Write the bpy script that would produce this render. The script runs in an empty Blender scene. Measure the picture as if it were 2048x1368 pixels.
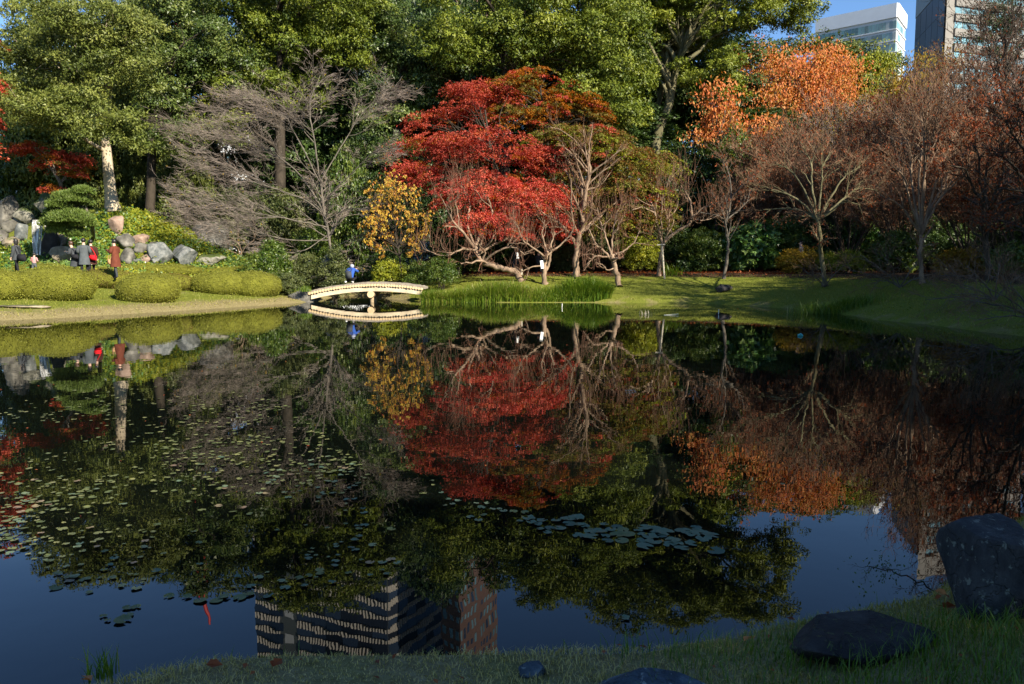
import bpy, bmesh, math, random
import numpy as np
from mathutils import Vector, Matrix

scene = bpy.context.scene
COL = scene.collection
R = math.radians
rng = np.random.default_rng(11)
random.seed(5)

# ------------------------------------------------------------------ camera
EYE = 1.8
FPX = 1593.0                                  # focal length in photograph pixels (28 mm equivalent)
PITCH = R(5.7)
cam_d = bpy.data.cameras.new('camera')
cam = bpy.data.objects.new('camera', cam_d)
COL.objects.link(cam)
cam_d.sensor_width = 36.0
cam_d.lens = FPX / 2048 * 36.0
cam_d.clip_start = 0.05
cam_d.clip_end = 5000
cam.location = (0, 0, EYE)
cam.rotation_euler = (R(90) - PITCH, 0, 0)
scene.camera = cam

# ------------------------------------------------------------------ sky and sun
SUN_AZ = R(136)          # clockwise from +Y (the view direction): behind the viewer, to the right
SUN_EL = R(31)
world = bpy.data.worlds.new('World')
scene.world = world
world.use_nodes = True
wn = world.node_tree.nodes
wn.clear()
w_out = wn.new('ShaderNodeOutputWorld')
w_bg = wn.new('ShaderNodeBackground')
w_sky = wn.new('ShaderNodeTexSky')
w_sky.sky_type = 'NISHITA'
w_sky.sun_disc = False
w_sky.sun_elevation = SUN_EL
w_sky.sun_rotation = SUN_AZ
w_sky.altitude = 20
w_sky.air_density = 1.0
w_sky.dust_density = 0.05
w_sky.ozone_density = 7.0
w_bg.inputs['Strength'].default_value = 0.078
world.node_tree.links.new(w_sky.outputs[0], w_bg.inputs[0])
world.node_tree.links.new(w_bg.outputs[0], w_out.inputs[0])

sun_d = bpy.data.lights.new('sun', 'SUN')
sun_d.energy = 5.0
sun_d.angle = R(0.55)
sun_d.color = (1.0, 0.90, 0.74)
sun = bpy.data.objects.new('sun', sun_d)
COL.objects.link(sun)
SUN_DIR = Vector((math.sin(SUN_AZ) * math.cos(SUN_EL), math.cos(SUN_AZ) * math.cos(SUN_EL), math.sin(SUN_EL)))
sun.rotation_euler = SUN_DIR.to_track_quat('Z', 'Y').to_euler()
sun.location = SUN_DIR * 80

vs = scene.view_settings
vs.view_transform = 'Standard'
vs.look = 'None'
vs.exposure = 1.35
vs.gamma = 1.0
vs.use_curve_mapping = False
cy = scene.cycles
cy.max_bounces = 6
cy.diffuse_bounces = 2
cy.glossy_bounces = 3
cy.transmission_bounces = 3
cy.transparent_max_bounces = 6
cy.caustics_reflective = False
cy.caustics_refractive = False
cy.sample_clamp_indirect = 4.0
cy.use_denoising = True

# ------------------------------------------------------------------ helpers: photograph pixel -> place
_cp, _sp = math.cos(PITCH), math.sin(PITCH)
def ray(px, py):
    u = (px - 1024.0) / FPX
    v = (684.0 - py) / FPX
    return np.array((u, _cp + v * _sp, -_sp + v * _cp))
def at(px, py, Y):
    """point seen at (px, py) that stands Y metres in front"""
    d = ray(px, py)
    return np.array((0, 0, EYE)) + d * (Y / d[1])
def on(px, py, z=0.0):
    """point seen at (px, py) that lies at height z"""
    d = ray(px, py)
    return np.array((0, 0, EYE)) + d * ((z - EYE) / d[2])
def mpp(Y):
    return Y / FPX

# ------------------------------------------------------------------ helpers: objects
def tag(o, label=None, cat=None, group=None, kind=None):
    if label: o['label'] = label
    if cat: o['category'] = cat
    if group: o['group'] = group
    if kind: o['kind'] = kind
    return o
def empty(name, loc, label=None, cat=None, group=None, rz=0.0):
    o = bpy.data.objects.new(name, None)
    o.empty_display_size = 0.2
    COL.objects.link(o)
    o.location = tuple(float(c) for c in loc)
    o.rotation_euler = (0, 0, rz)
    return tag(o, label, cat, group)
def link(name, me, parent=None, world_verts=True):
    o = bpy.data.objects.new(name, me)
    COL.objects.link(o)
    if parent is not None:
        o.parent = parent
        if world_verts:                       # the mesh was made in world coordinates
            o.matrix_parent_inverse = Matrix.LocRotScale(parent.location, parent.rotation_euler, None).inverted()
    return o
def np_mesh(name, verts, faces, mats, smooth=False, rnd=None, midx=None):
    """verts (N,3); faces: list of int arrays (M,k); mats: material or list"""
    me = bpy.data.meshes.new(name)
    verts = np.asarray(verts, np.float32)
    if isinstance(faces, np.ndarray): faces = [faces]
    faces = [np.asarray(f, np.int32) for f in faces if len(f)]
    me.vertices.add(len(verts))
    me.vertices.foreach_set('co', verts.ravel())
    loops = np.concatenate([f.ravel() for f in faces])
    tot = np.concatenate([np.full(len(f), f.shape[1], np.int32) for f in faces])
    start = np.concatenate(([0], np.cumsum(tot)[:-1])).astype(np.int32)
    me.loops.add(len(loops))
    me.loops.foreach_set('vertex_index', loops)
    me.polygons.add(len(tot))
    me.polygons.foreach_set('loop_start', start)
    if not isinstance(mats, (list, tuple)): mats = [mats]
    for m in mats: me.materials.append(m)
    if midx is not None:
        me.polygons.foreach_set('material_index', np.asarray(midx, np.int32))
    me.update(calc_edges=True)
    me.polygons.foreach_set('use_smooth', np.full(len(tot), bool(smooth)))
    if rnd is not None:
        a = me.attributes.new('rnd', 'FLOAT', 'POINT')
        a.data.foreach_set('value', np.asarray(rnd, np.float32))
    return me
class Geo:
    """collects numpy pieces into one mesh"""
    def __init__(self): self.v, self.f, self.r, self.n = [], [], [], 0
    def add(self, v, f, r=None):
        v = np.asarray(v, float)
        fs = f if isinstance(f, list) else [f]
        for q in fs: self.f.append(np.asarray(q, np.int64) + self.n)
        self.v.append(v)
        self.r.append(np.full(len(v), 0.5) if r is None else np.broadcast_to(np.asarray(r, float), (len(v),)))
        self.n += len(v)
        return self
    def build(self, name, mat, parent=None, smooth=False, world=True):
        by = {}
        for q in self.f:
            if len(q): by.setdefault(q.shape[1], []).append(q)
        fl = [np.concatenate(v) for v in by.values()]
        me = np_mesh(name, np.concatenate(self.v), fl, mat, smooth, np.concatenate(self.r))
        o = link(name, me, parent, world)
        if parent is not None and name in ('crown', 'twigs', 'branches', 'shoots', 'leaves', 'foliage', 'stems', 'needle_pad'): o['kind'] = 'stuff'
        return o
    @property
    def empty(self): return self.n == 0

def unit(a):
    a = np.asarray(a, float)
    return a / np.maximum(np.linalg.norm(a, axis=-1, keepdims=True), 1e-9)

def wave_noise(seed, n=18, fmin=0.5, fmax=4.0):
    """cheap smooth 3-D noise: a sum of random waves, about -1..1"""
    r = np.random.default_rng(seed)
    f = np.exp(r.uniform(math.log(fmin), math.log(fmax), n))
    k = unit(r.normal(size=(n, 3))) * f[:, None]
    ph = r.uniform(0, 6.28, n)
    am = 1 / np.sqrt(f)
    am /= np.sqrt((am ** 2).sum() / 2)
    def fn(p):
        return (np.sin(p @ k.T + ph) * am).sum(-1) * 0.5
    return fn

def box_geo(cx, cy, cz, sx, sy, sz):
    x, y, z = sx / 2, sy / 2, sz / 2
    v = np.array([(-x,-y,-z),(x,-y,-z),(x,y,-z),(-x,y,-z),(-x,-y,z),(x,-y,z),(x,y,z),(-x,y,z)]) + (cx, cy, cz)
    f = np.array([(0,3,2,1),(4,5,6,7),(0,1,5,4),(1,2,6,5),(2,3,7,6),(3,0,4,7)])
    return v, f

def tubes(polys, sides=5, cap=True):
    """polys: list of (pts (B,n,3), rad (B,n)); returns verts, quads, per-vertex level value"""
    V, Fq, n0 = [], [], 0
    for pts, rad in polys:
        B, n, _ = pts.shape
        if sides == 2:                        # finest twigs: narrow ribbons
            t = unit(pts[:, -1] - pts[:, 0]); w = unit(np.cross(t, np.random.default_rng(B).normal(size=t.shape)))
            v = np.stack([pts - w[:, None] * rad[..., None], pts + w[:, None] * rad[..., None]], 2)
            idx = np.arange(B * n * 2).reshape(B, n, 2) + n0
            q = np.stack([idx[:, :-1, 0], idx[:, :-1, 1], idx[:, 1:, 1], idx[:, 1:, 0]], -1)
            V.append(v.reshape(-1, 3)); Fq.append(q.reshape(-1, 4)); n0 += B * n * 2
            continue
        t = np.empty_like(pts)
        t[:, 1:-1] = pts[:, 2:] - pts[:, :-2]
        t[:, 0] = pts[:, 1] - pts[:, 0]
        t[:, -1] = pts[:, -1] - pts[:, -2]
        t = unit(t)
        ref = np.where(np.abs(t.mean(1))[:, None, :] @ np.array((1., 0, 0))[:, None] < 0.75,
                       np.array((1., 0, 0)), np.array((0, 1., 0)))
        ref = np.broadcast_to(ref, t.shape)
        a = unit(np.cross(t, ref)); b = np.cross(t, a)
        ang = np.arange(sides) * 2 * math.pi / sides
        ring = a[:, :, None, :] * np.cos(ang)[None, None, :, None] + b[:, :, None, :] * np.sin(ang)[None, None, :, None]
        v = pts[:, :, None, :] + ring * rad[:, :, None, None]
        idx = np.arange(B * n * sides).reshape(B, n, sides) + n0
        q = np.stack([idx[:, :-1], np.roll(idx, -1, 2)[:, :-1], np.roll(idx, -1, 2)[:, 1:], idx[:, 1:]], -1)
        V.append(v.reshape(-1, 3)); Fq.append(q.reshape(-1, 4)); n0 += B * n * sides
    return np.concatenate(V), np.concatenate(Fq)

def curve(pts, n):
    """smooth resample of a polyline (Catmull-Rom), pts (k,3) -> (n,3)"""
    p = np.asarray(pts, float)
    p = np.vstack([2 * p[0] - p[1], p, 2 * p[-1] - p[-2]])
    k = len(p) - 3
    u = np.linspace(0, k - 1e-6, n)
    i = u.astype(int); t = (u - i)[:, None]
    a, b, c, d = p[i], p[i + 1], p[i + 2], p[i + 3]
    return 0.5 * ((2 * b) + (c - a) * t + (2 * a - 5 * b + 4 * c - d) * t ** 2 + (3 * b - a - 3 * c + d) * t ** 3)

# ------------------------------------------------------------------ materials
MATS = {}
def new_mat(name):
    m = bpy.data.materials.new(name)
    m.use_nodes = True
    MATS[name] = m
    return m, m.node_tree.nodes, m.node_tree.links, m.node_tree.nodes['Principled BSDF']
def ramp_node(nodes, cols, pos=None, interp='LINEAR'):
    r = nodes.new('ShaderNodeValToRGB')
    r.color_ramp.interpolation = interp
    el = r.color_ramp.elements
    k = len(cols)
    pos = pos or [i / max(1, k - 1) for i in range(k)]
    while len(el) < k: el.new(0.5)
    for e, c, p in zip(el, cols, pos):
        e.position = p; e.color = (*c, 1)
    return r
def noise_node(nodes, links, scale, detail=4, rough=0.55, coord='Object', vec=None, mapping=None):
    n = nodes.new('ShaderNodeTexNoise')
    n.inputs['Scale'].default_value = scale
    n.inputs['Detail'].default_value = detail
    n.inputs['Roughness'].default_value = rough
    tc = nodes.new('ShaderNodeTexCoord')
    src = tc.outputs[coord]
    if mapping is not None:
        mp = nodes.new('ShaderNodeMapping')
        mp.inputs['Scale'].default_value = mapping
        links.new(src, mp.inputs[0]); src = mp.outputs[0]
    links.new(src, n.inputs['Vector'])
    return n
def leaf_mat(name, cols, trans=0.35, rough=0.5, spec=0.35, pos=None):
    """leaf: colour varies from leaf to leaf; lets some light through"""
    m, N, L, b = new_mat(name)
    at_ = N.new('ShaderNodeAttribute'); at_.attribute_name = 'rnd'
    rp = ramp_node(N, cols, pos)
    L.new(at_.outputs['Fac'], rp.inputs[0])
    b.inputs['Roughness'].default_value = rough
    b.inputs['Specular IOR Level'].default_value = spec
    L.new(rp.outputs[0], b.inputs['Base Color'])
    if trans > 0:
        tr = N.new('ShaderNodeBsdfTranslucent')
        hs = N.new('ShaderNodeHueSaturation')
        hs.inputs['Saturation'].default_value = 1.15
        hs.inputs['Value'].default_value = 1.15
        L.new(rp.outputs[0], hs.inputs['Color'])
        L.new(hs.outputs[0], tr.inputs[0])
        mx = N.new('ShaderNodeMixShader')
        mx.inputs[0].default_value = trans
        L.new(b.outputs[0], mx.inputs[1]); L.new(tr.outputs[0], mx.inputs[2])
        L.new(mx.outputs[0], N['Material Output'].inputs[0])
    return m
def plain_mat(name, col, rough=0.6, spec=0.4, var=0.0, scale=6.0, bump=0.0, metal=0.0, bscale=None):
    m, N, L, b = new_mat(name)
    b.inputs['Roughness'].default_value = rough
    b.inputs['Specular IOR Level'].default_value = spec
    b.inputs['Metallic'].default_value = metal
    if var > 0:
        n = noise_node(N, L, scale)
        rp = ramp_node(N, [tuple(c * (1 - var) for c in col), tuple(min(1, c * (1 + var)) for c in col)], [0.3, 0.7])
        L.new(n.outputs[0], rp.inputs[0]); L.new(rp.outputs[0], b.inputs['Base Color'])
    else:
        b.inputs['Base Color'].default_value = (*col, 1)
    if bump > 0:
        n2 = noise_node(N, L, bscale or scale * 3, 6)
        bp = N.new('ShaderNodeBump'); bp.inputs['Strength'].default_value = bump; bp.inputs['Distance'].default_value = 0.02
        L.new(n2.outputs[0], bp.inputs['Height']); L.new(bp.outputs[0], b.inputs['Normal'])
    return m
def bark_mat(name, dark, light, scale=5.0):
    m, N, L, b = new_mat(name)
    n = noise_node(N, L, scale, 6, 0.65, mapping=(1, 1, 0.35))
    rp = ramp_node(N, [dark, light], [0.32, 0.68])
    L.new(n.outputs[0], rp.inputs[0]); L.new(rp.outputs[0], b.inputs['Base Color'])
    b.inputs['Roughness'].default_value = 0.85
    b.inputs['Specular IOR Level'].default_value = 0.2
    n2 = noise_node(N, L, scale * 4, 5, 0.6, mapping=(1, 1, 0.25))
    bp = N.new('ShaderNodeBump'); bp.inputs['Strength'].default_value = 0.2 if 'pale' in name else 0.6; bp.inputs['Distance'].default_value = 0.03
    L.new(n2.outputs[0], bp.inputs['Height']); L.new(bp.outputs[0], b.inputs['Normal'])
    return m
def rock_mat(name, cols, scale=2.0, moss=0.0, mosscol=(0.05, 0.07, 0.015), spec=0.25):
    m, N, L, b = new_mat(name)
    n = noise_node(N, L, scale, 8, 0.65)
    rp = ramp_node(N, cols, [0.3 + 0.4 * i / (len(cols) - 1) for i in range(len(cols))])
    L.new(n.outputs[0], rp.inputs[0])
    col = rp.outputs[0]
    if moss > 0:
        n3 = noise_node(N, L, scale * 1.7, 5, 0.6)
        geo = N.new('ShaderNodeNewGeometry')
        sx = N.new('ShaderNodeSeparateXYZ'); L.new(geo.outputs['Normal'], sx.inputs[0])
        ad = N.new('ShaderNodeMath'); ad.operation = 'MULTIPLY_ADD'
        L.new(sx.outputs[2], ad.inputs[0]); ad.inputs[1].default_value = 0.3; L.new(n3.outputs[0], ad.inputs[2])
        mr = N.new('ShaderNodeMapRange')
        mr.inputs['From Min'].default_value = 0.85 - moss * 0.4; mr.inputs['From Max'].default_value = 0.95 - moss * 0.3
        L.new(ad.outputs[0], mr.inputs['Value'])
        mx = N.new('ShaderNodeMixRGB'); mx.inputs[2].default_value = (*mosscol, 1)
        L.new(mr.outputs[0], mx.inputs[0]); L.new(col, mx.inputs[1]); col = mx.outputs[0]
    L.new(col, b.inputs['Base Color'])
    b.inputs['Roughness'].default_value = 0.8
    b.inputs['Specular IOR Level'].default_value = spec
    n2 = noise_node(N, L, scale * 5, 8, 0.7)
    bp = N.new('ShaderNodeBump'); bp.inputs['Strength'].default_value = 0.5; bp.inputs['Distance'].default_value = 0.05
    L.new(n2.outputs[0], bp.inputs['Height']); L.new(bp.outputs[0], b.inputs['Normal'])
    return m
# ================================================================== the land and the pond
near_edge = [on(x, y, 0.10)[:2] for x, y in ((130, 1368), (220, 1345), (300, 1325), (420, 1300), (600, 1290), (800, 1291), (1000, 1287),
             (1150, 1280), (1300, 1275), (1450, 1255), (1600, 1225), (1700, 1205), (1800, 1190), (1880, 1160))]
far_edge = [on(x, y, 0.0)[:2] for x, y in ((2120, 690), (2048, 672), (1950, 661), (1850, 648), (1760, 640), (1700, 630), (1580, 617), (1500, 612),
            (1400, 607), (1220, 605), (1000, 605), (846, 602))]
far_left = [on(x, y, 0.0)[:2] for x, y in ((634, 602), (590, 606), (500, 612), (400, 619), (300, 625), (200, 631), (100, 637), (0, 641), (-120, 648))]
channel = [np.array(p) for p in ((-4.6, 38.0), (-6.0, 39.4), (-6.9, 41.6), (-7.6, 43.2), (-8.9, 43.2), (-9.3, 41.0), (-9.4, 38.6))]
right_side = [np.array(p) for p in ((3.4, 5.3), (5.6, 6.6), (9.5, 9.0), (12.6, 12.5), (13.2, 15.5))]
left_side = [np.array(p) for p in ((-22, 22), (-27, 15), (-24, 7), (-14, 2.0), (-7, 1.2), (-3.4, 2.0))]
POND = np.array(near_edge + right_side + far_edge + channel + far_left + left_side)

def pond_sd(x, y):
    """signed distance to the waterline: negative over the water"""
    P = np.stack([np.asarray(x, float).ravel(), np.asarray(y, float).ravel()], -1)
    out = np.empty(len(P))
    A = POND; Bp = np.roll(POND, -1, 0); E = Bp - A; EE = (E ** 2).sum(1)
    for s in range(0, len(P), 20000):
        p = P[s:s + 20000]
        w = p[:, None, :] - A[None]
        t = np.clip((w * E).sum(-1) / EE, 0, 1)
        d = np.sqrt((((w - t[..., None] * E) ** 2).sum(-1)).min(1))
        c = ((A[None, :, 1] > p[:, 1:2]) != (Bp[None, :, 1] > p[:, 1:2])) & \
            (p[:, 0:1] < E[None, :, 0] * (p[:, 1:2] - A[None, :, 1]) / np.where(E[None, :, 1] == 0, 1e-9, E[None, :, 1]) + A[None, :, 0])
        ins = c.sum(1) % 2 == 1
        out[s:s + 20000] = np.where(ins, -d, d)
    return out.reshape(np.shape(x))
def sst(a, b, x):
    t = np.clip((np.asarray(x, float) - a) / (b - a), 0, 1)
    return t * t * (3 - 2 * t)
_tn = wave_noise(3, 20, 0.25, 3.0)
def ground_z(x, y):
    x = np.asarray(x, float); y = np.asarray(y, float)
    s = pond_sd(x, y)
    so = np.maximum(s, 0)
    lip = 0.11 * sst(-0.02, 0.14, s)
    near = lip + 0.07 * np.minimum(so, 6) + 0.13 * sst(0.4, 2.0, x) * sst(0.0, 0.9, so)
    left = lip + 0.10 * np.minimum(so, 9.0)
    right = lip + 0.215 * np.minimum(so, 5.2) + 0.012 * np.maximum(so - 5.2, 0)
    wl = sst(-4.5, -8.5, x)
    far = right * (1 - wl) + left * wl
    wn_ = sst(14, 9, y)
    z = far * (1 - wn_) + near * wn_
    # rockery hill at the back left, long wooded bank at the back right
    z = z + 3.7 * np.exp(-(((x + 22.5) / 7.0) ** 2 + ((y - 43.5) / 3.6) ** 2)) * sst(0, 3, so)
    z = z + 6.5 * sst(46, 62, y) * sst(-9, 2, x) * sst(0, 4, so) * sst(140, 90, y)
    n = _tn(np.stack([x, y, 0 * x], -1))
    z = z + n * 0.035 * sst(0.0, 1.0, so) * sst(90, 60, np.hypot(x, y))
    zi = -0.06 - 0.9 * sst(0.0, 2.5, -s)
    return np.where(s > 0, z, np.minimum(zi, 0.0) * sst(0, 0.25, -s))

def axis(*segs):
    out = []
    for a, b, st in segs:
        out.append(np.arange(a, b, st))
    return np.unique(np.concatenate(out + [np.array([segs[-1][1]])]).round(4))
gx = axis((-900, -120, 60), (-120, -40, 5), (-40, -24, 1.0), (-24, -4, 0.4), (-4, 4, 0.2), (4, 20, 0.45), (20, 30, 1.5), (30, 120, 5), (120, 900, 60))
gy = axis((-300, -40, 20), (-40, -4, 2), (-4, 8, 0.14), (8, 20, 0.5), (20, 46, 0.36), (46, 75, 1.2), (75, 200, 8), (200, 1500, 80))
GX, GY = np.meshgrid(gx, gy)
GZ = ground_z(GX, GY)
SD = pond_sd(GX, GY)
nx, ny = len(gx), len(gy)
ii = np.arange(nx * ny).reshape(ny, nx)
gq = np.stack([ii[:-1, :-1], ii[:-1, 1:], ii[1:, 1:], ii[1:, :-1]], -1).reshape(-1, 4)

m, N, L, b = new_mat('ground')
# vertex masks: earth (paths, litter under trees), dry (straw-coloured edge turf)
am = N.new('ShaderNodeAttribute'); am.attribute_name = 'earth'
ad = N.new('ShaderNodeAttribute'); ad.attribute_name = 'dry'
n1 = noise_node(N, L, 1.1, 6, 0.6)
n2 = noise_node(N, L, 14.0, 5, 0.7)
n3 = noise_node(N, L, 55.0, 3, 0.7)
green = ramp_node(N, [(0.075, 0.095, 0.012), (0.135, 0.155, 0.022), (0.205, 0.21, 0.04)], [0.3, 0.5, 0.72])
dry = ramp_node(N, [(0.11, 0.085, 0.035), (0.21, 0.175, 0.08), (0.33, 0.28, 0.15)], [0.3, 0.5, 0.72])
earth = ramp_node(N, [(0.022, 0.014, 0.009), (0.06, 0.036, 0.021), (0.13, 0.075, 0.038)], [0.3, 0.52, 0.75])
mxn = N.new('ShaderNodeMixRGB'); mxn.inputs[0].default_value = 0.5
L.new(n2.outputs[0], mxn.inputs[1]); L.new(n3.outputs[0], mxn.inputs[2])
for q in (green, dry, earth): L.new(mxn.outputs[0], q.inputs[0])
def masked(attr, base, over, gain):
    ma = N.new('ShaderNodeMath'); ma.operation = 'MULTIPLY_ADD'
    L.new(n1.outputs[0], ma.inputs[0]); ma.inputs[1].default_value = 1.2
    L.new(attr.outputs['Fac'], ma.inputs[2])
    mr = N.new('ShaderNodeMapRange'); mr.inputs['From Min'].default_value = 0.95; mr.inputs['From Max'].default_value = 1.25
    L.new(ma.outputs[0], mr.inputs['Value'])
    mx = N.new('ShaderNodeMixRGB'); L.new(mr.outputs[0], mx.inputs[0]); L.new(base, mx.inputs[1]); L.new(over, mx.inputs[2])
    return mx.outputs[0]
c = masked(ad, green.outputs[0], dry.outputs[0], 1)
c = masked(am, c, earth.outputs[0], 1)
L.new(c, b.inputs['Base Color'])
b.inputs['Roughness'].default_value = 0.95; b.inputs['Specular IOR Level'].default_value = 0.1
bp = N.new('ShaderNodeBump'); bp.inputs['Strength'].default_value = 0.9; bp.inputs['Distance'].default_value = 0.05
L.new(mxn.outputs[0], bp.inputs['Height']); L.new(bp.outputs[0], b.inputs['Normal'])
me = np_mesh('ground', np.stack([GX, GY, GZ], -1).reshape(-1, 3), gq, m, True)
earth_m = np.where(GY > 14, np.where(GX > -7, sst(3.9, 5.2, SD), sst(9.0, 11.0, SD) * 0.3), 0.0)
dry_m = np.where((GY > 14) & (GX < -5), sst(2.2, 0.2, SD) * 0.5 + np.where(SD > 8, -0.2, 0.27), np.where(GY < 14, 0.62, 0.02))
dry_m = np.where((GY > 14) & (GX >= -5), 0.24 + sst(0.5, 0.0, SD) * 0.2, dry_m)
for nm, arr in (('earth', earth_m), ('dry', dry_m)):
    a = me.attributes.new(nm, 'FLOAT', 'POINT'); a.data.foreach_set('value', arr.ravel().astype(np.float32))
tag(link('ground', me), kind='structure')

# ---- water: one still sheet with faint ripples over a dark bed
m, N, L, b = new_mat('water')
b.inputs['Base Color'].default_value = (0.0025, 0.0035, 0.0025, 1)
b.inputs['Roughness'].default_value = 0.0
b.inputs['IOR'].default_value = 1.333
b.inputs['Specular IOR Level'].default_value = 0.5
r1 = noise_node(N, L, 2.6, 2, 0.45, mapping=(1.0, 1.0, 1.0))
r2 = noise_node(N, L, 9.0, 2, 0.5, mapping=(1.0, 0.55, 1.0))
mx = N.new('ShaderNodeMath'); mx.operation = 'MULTIPLY_ADD'
L.new(r2.outputs[0], mx.inputs[0]); mx.inputs[1].default_value = 0.16; L.new(r1.outputs[0], mx.inputs[2])
bp = N.new('ShaderNodeBump'); bp.inputs['Strength'].default_value = 1.0; bp.inputs['Distance'].default_value = 0.0008
L.new(mx.outputs[0], bp.inputs['Height']); L.new(bp.outputs[0], b.inputs['Normal'])
wx = np.linspace(-30, 16, 24); wy = np.linspace(0.2, 46, 24)
WX, WY = np.meshgrid(wx, wy)
wi = np.arange(576).reshape(24, 24)
wq = np.stack([wi[:-1, :-1], wi[:-1, 1:], wi[1:, 1:], wi[1:, :-1]], -1).reshape(-1, 4)
tag(link('water', np_mesh('water', np.stack([WX, WY, 0 * WX], -1).reshape(-1, 3), wq, m, True)), kind='structure')
# ================================================================== plant building blocks
def leaf_tris(C, A, Nn, Ln, W):
    """far leaves: one face each"""
    S = unit(np.cross(A, Nn)); Ln = np.asarray(Ln)[:, None]; W = np.asarray(W)[:, None]
    v = np.stack([C + S * W * 0.5, C + A * Ln, C - S * W * 0.5], 1)
    return v.reshape(-1, 3), np.arange(len(C) * 3).reshape(-1, 3)
def leaf_quads(C, A, Nn, Ln, W, fold=0.18):
    """C base, A axis, Nn normal (n,3); Ln, W (n,) -> verts, quads"""
    S = unit(np.cross(A, Nn)); Nn = np.cross(S, A)
    Ln = np.asarray(Ln)[:, None]; W = np.asarray(W)[:, None]
    v = np.stack([C, C + A * Ln * 0.5 + S * W * 0.5 + Nn * W * fold, C + A * Ln, C + A * Ln * 0.5 - S * W * 0.5 + Nn * W * fold], 1)
    q = np.arange(len(C) * 4).reshape(-1, 4)
    return v.reshape(-1, 3), q
def rand_dirs(r, n, zmin=-1.0):
    z = r.uniform(zmin, 1, n); t = r.uniform(0, 6.2832, n); q = np.sqrt(1 - z * z)
    return np.stack([q * np.cos(t), q * np.sin(t), z], -1)
def jitter_rnd(r, base, spread, n):
    return np.clip(base + r.normal(0, spread, n), 0, 1)

def clump_leaves(r, centers, radii, per, leaf=0.13, wid=0.5, squash=0.75, sub=13, subr=0.36, droop=0.35, zmin=-0.35, col=0.5, colvar=0.16):
    """round tufts of leaves: each clump is a dome of small sub-tufts (evergreen broadleaf)"""
    n = len(centers)
    radii = np.asarray(radii, float)
    d = rand_dirs(r, n * sub, zmin).reshape(n, sub, 3)
    rad = r.uniform(0.55, 1.0, (n, sub, 1))
    sc = centers[:, None, :] + d * rad * radii[:, None, None] * np.array((1, 1, squash))
    sr = radii[:, None] * subr * r.uniform(0.7, 1.25, (n, sub))
    tone = np.clip(col + r.normal(0, colvar * 0.8, (n, 1)) + r.normal(0, colvar * 0.6, (n, sub)), 0, 1)
    k = max(3, int(per / sub))
    ld = rand_dirs(r, n * sub * k, -0.5).reshape(n, sub, k, 3)
    lr = r.uniform(0.45, 1.0, (n, sub, k, 1)) ** 0.6
    out = unit(d[:, :, None, :] * 0.5 + ld)
    C = sc[:, :, None, :] + ld * lr * sr[:, :, None, None] * np.array((1, 1, 0.8))
    A = unit(out * 0.35 + r.normal(0, 0.6, out.shape) + np.array((0, 0, -droop)))
    Nn = unit(out * 1.0 + d[:, :, None, :] * 0.5 + np.array((0, 0, 0.35)) + r.normal(0, 0.38, out.shape))
    m_ = n * sub * k
    L_ = leaf * r.uniform(0.7, 1.3, m_)
    v, q = leaf_tris(C.reshape(-1, 3), A.reshape(-1, 3), Nn.reshape(-1, 3), L_, L_ * wid * 1.1)
    rr = np.clip(np.repeat(tone.reshape(-1), k) + r.normal(0, 0.13, m_), 0, 1)
    return v, q, np.repeat(rr, 3)

def tier_leaves(r, centers, radii, per, leaf=0.09, thick=0.13, slope=0.35, heading=None, col=0.5, colvar=0.15, wid=0.75, tone=None):
    """flat layered sprays (maples): each is a thin, ragged, outward-drooping plate"""
    n = len(centers)
    radii = np.asarray(radii, float)
    lobes = 9
    ang = r.uniform(0, 6.28, (n, lobes)); rr_ = np.sqrt(r.uniform(0.02, 1, (n, lobes)))
    k = max(3, int(per / lobes))
    lx = rr_ * np.cos(ang); ly = rr_ * np.sin(ang)
    sr = r.uniform(0.2, 0.38, (n, lobes))
    a2 = r.uniform(0, 6.28, (n, lobes, k)); q2 = np.sqrt(r.uniform(0, 1, (n, lobes, k))) * sr[..., None]
    X = lx[..., None] + q2 * np.cos(a2); Y = ly[..., None] + q2 * np.sin(a2)
    rho = np.hypot(X, Y)
    Z = -slope * rho ** 2 + r.normal(0, 0.30, (n, lobes))[..., None] * thick * 2.2 + r.normal(0, thick * 0.45, X.shape)
    P = np.stack([X, Y, Z], -1) * radii[:, None, None, None]
    if heading is not None:                   # tilt the plate so that it hangs away from the trunk
        h = unit(heading * np.array((1, 1, 0)))
        along = (P * h[:, None, None, :]).sum(-1)
        P[..., 2] -= along * 0.28
    C = centers[:, None, None, :] + P
    out = unit(np.stack([X, Y, -0.35 + 0 * X], -1) + r.normal(0, 0.45, P.shape))
    Nn = unit(np.array((0, 0, 1.0)) + r.normal(0, 0.5, P.shape))
    m_ = n * lobes * k
    L_ = leaf * r.uniform(0.7, 1.3, m_)
    v, q = leaf_tris(C.reshape(-1, 3), out.reshape(-1, 3), Nn.reshape(-1, 3), L_, L_ * wid * 1.1)
    if tone is None: tone = np.full(n, col)
    t = np.clip(tone[:, None] + r.normal(0, colvar * 0.7, (n, lobes)), 0, 1)
    rr = np.clip(np.repeat(t.reshape(-1), k) + r.normal(0, colvar * 0.6, m_), 0, 1)
    return v, q, np.repeat(rr, 3)

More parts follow.
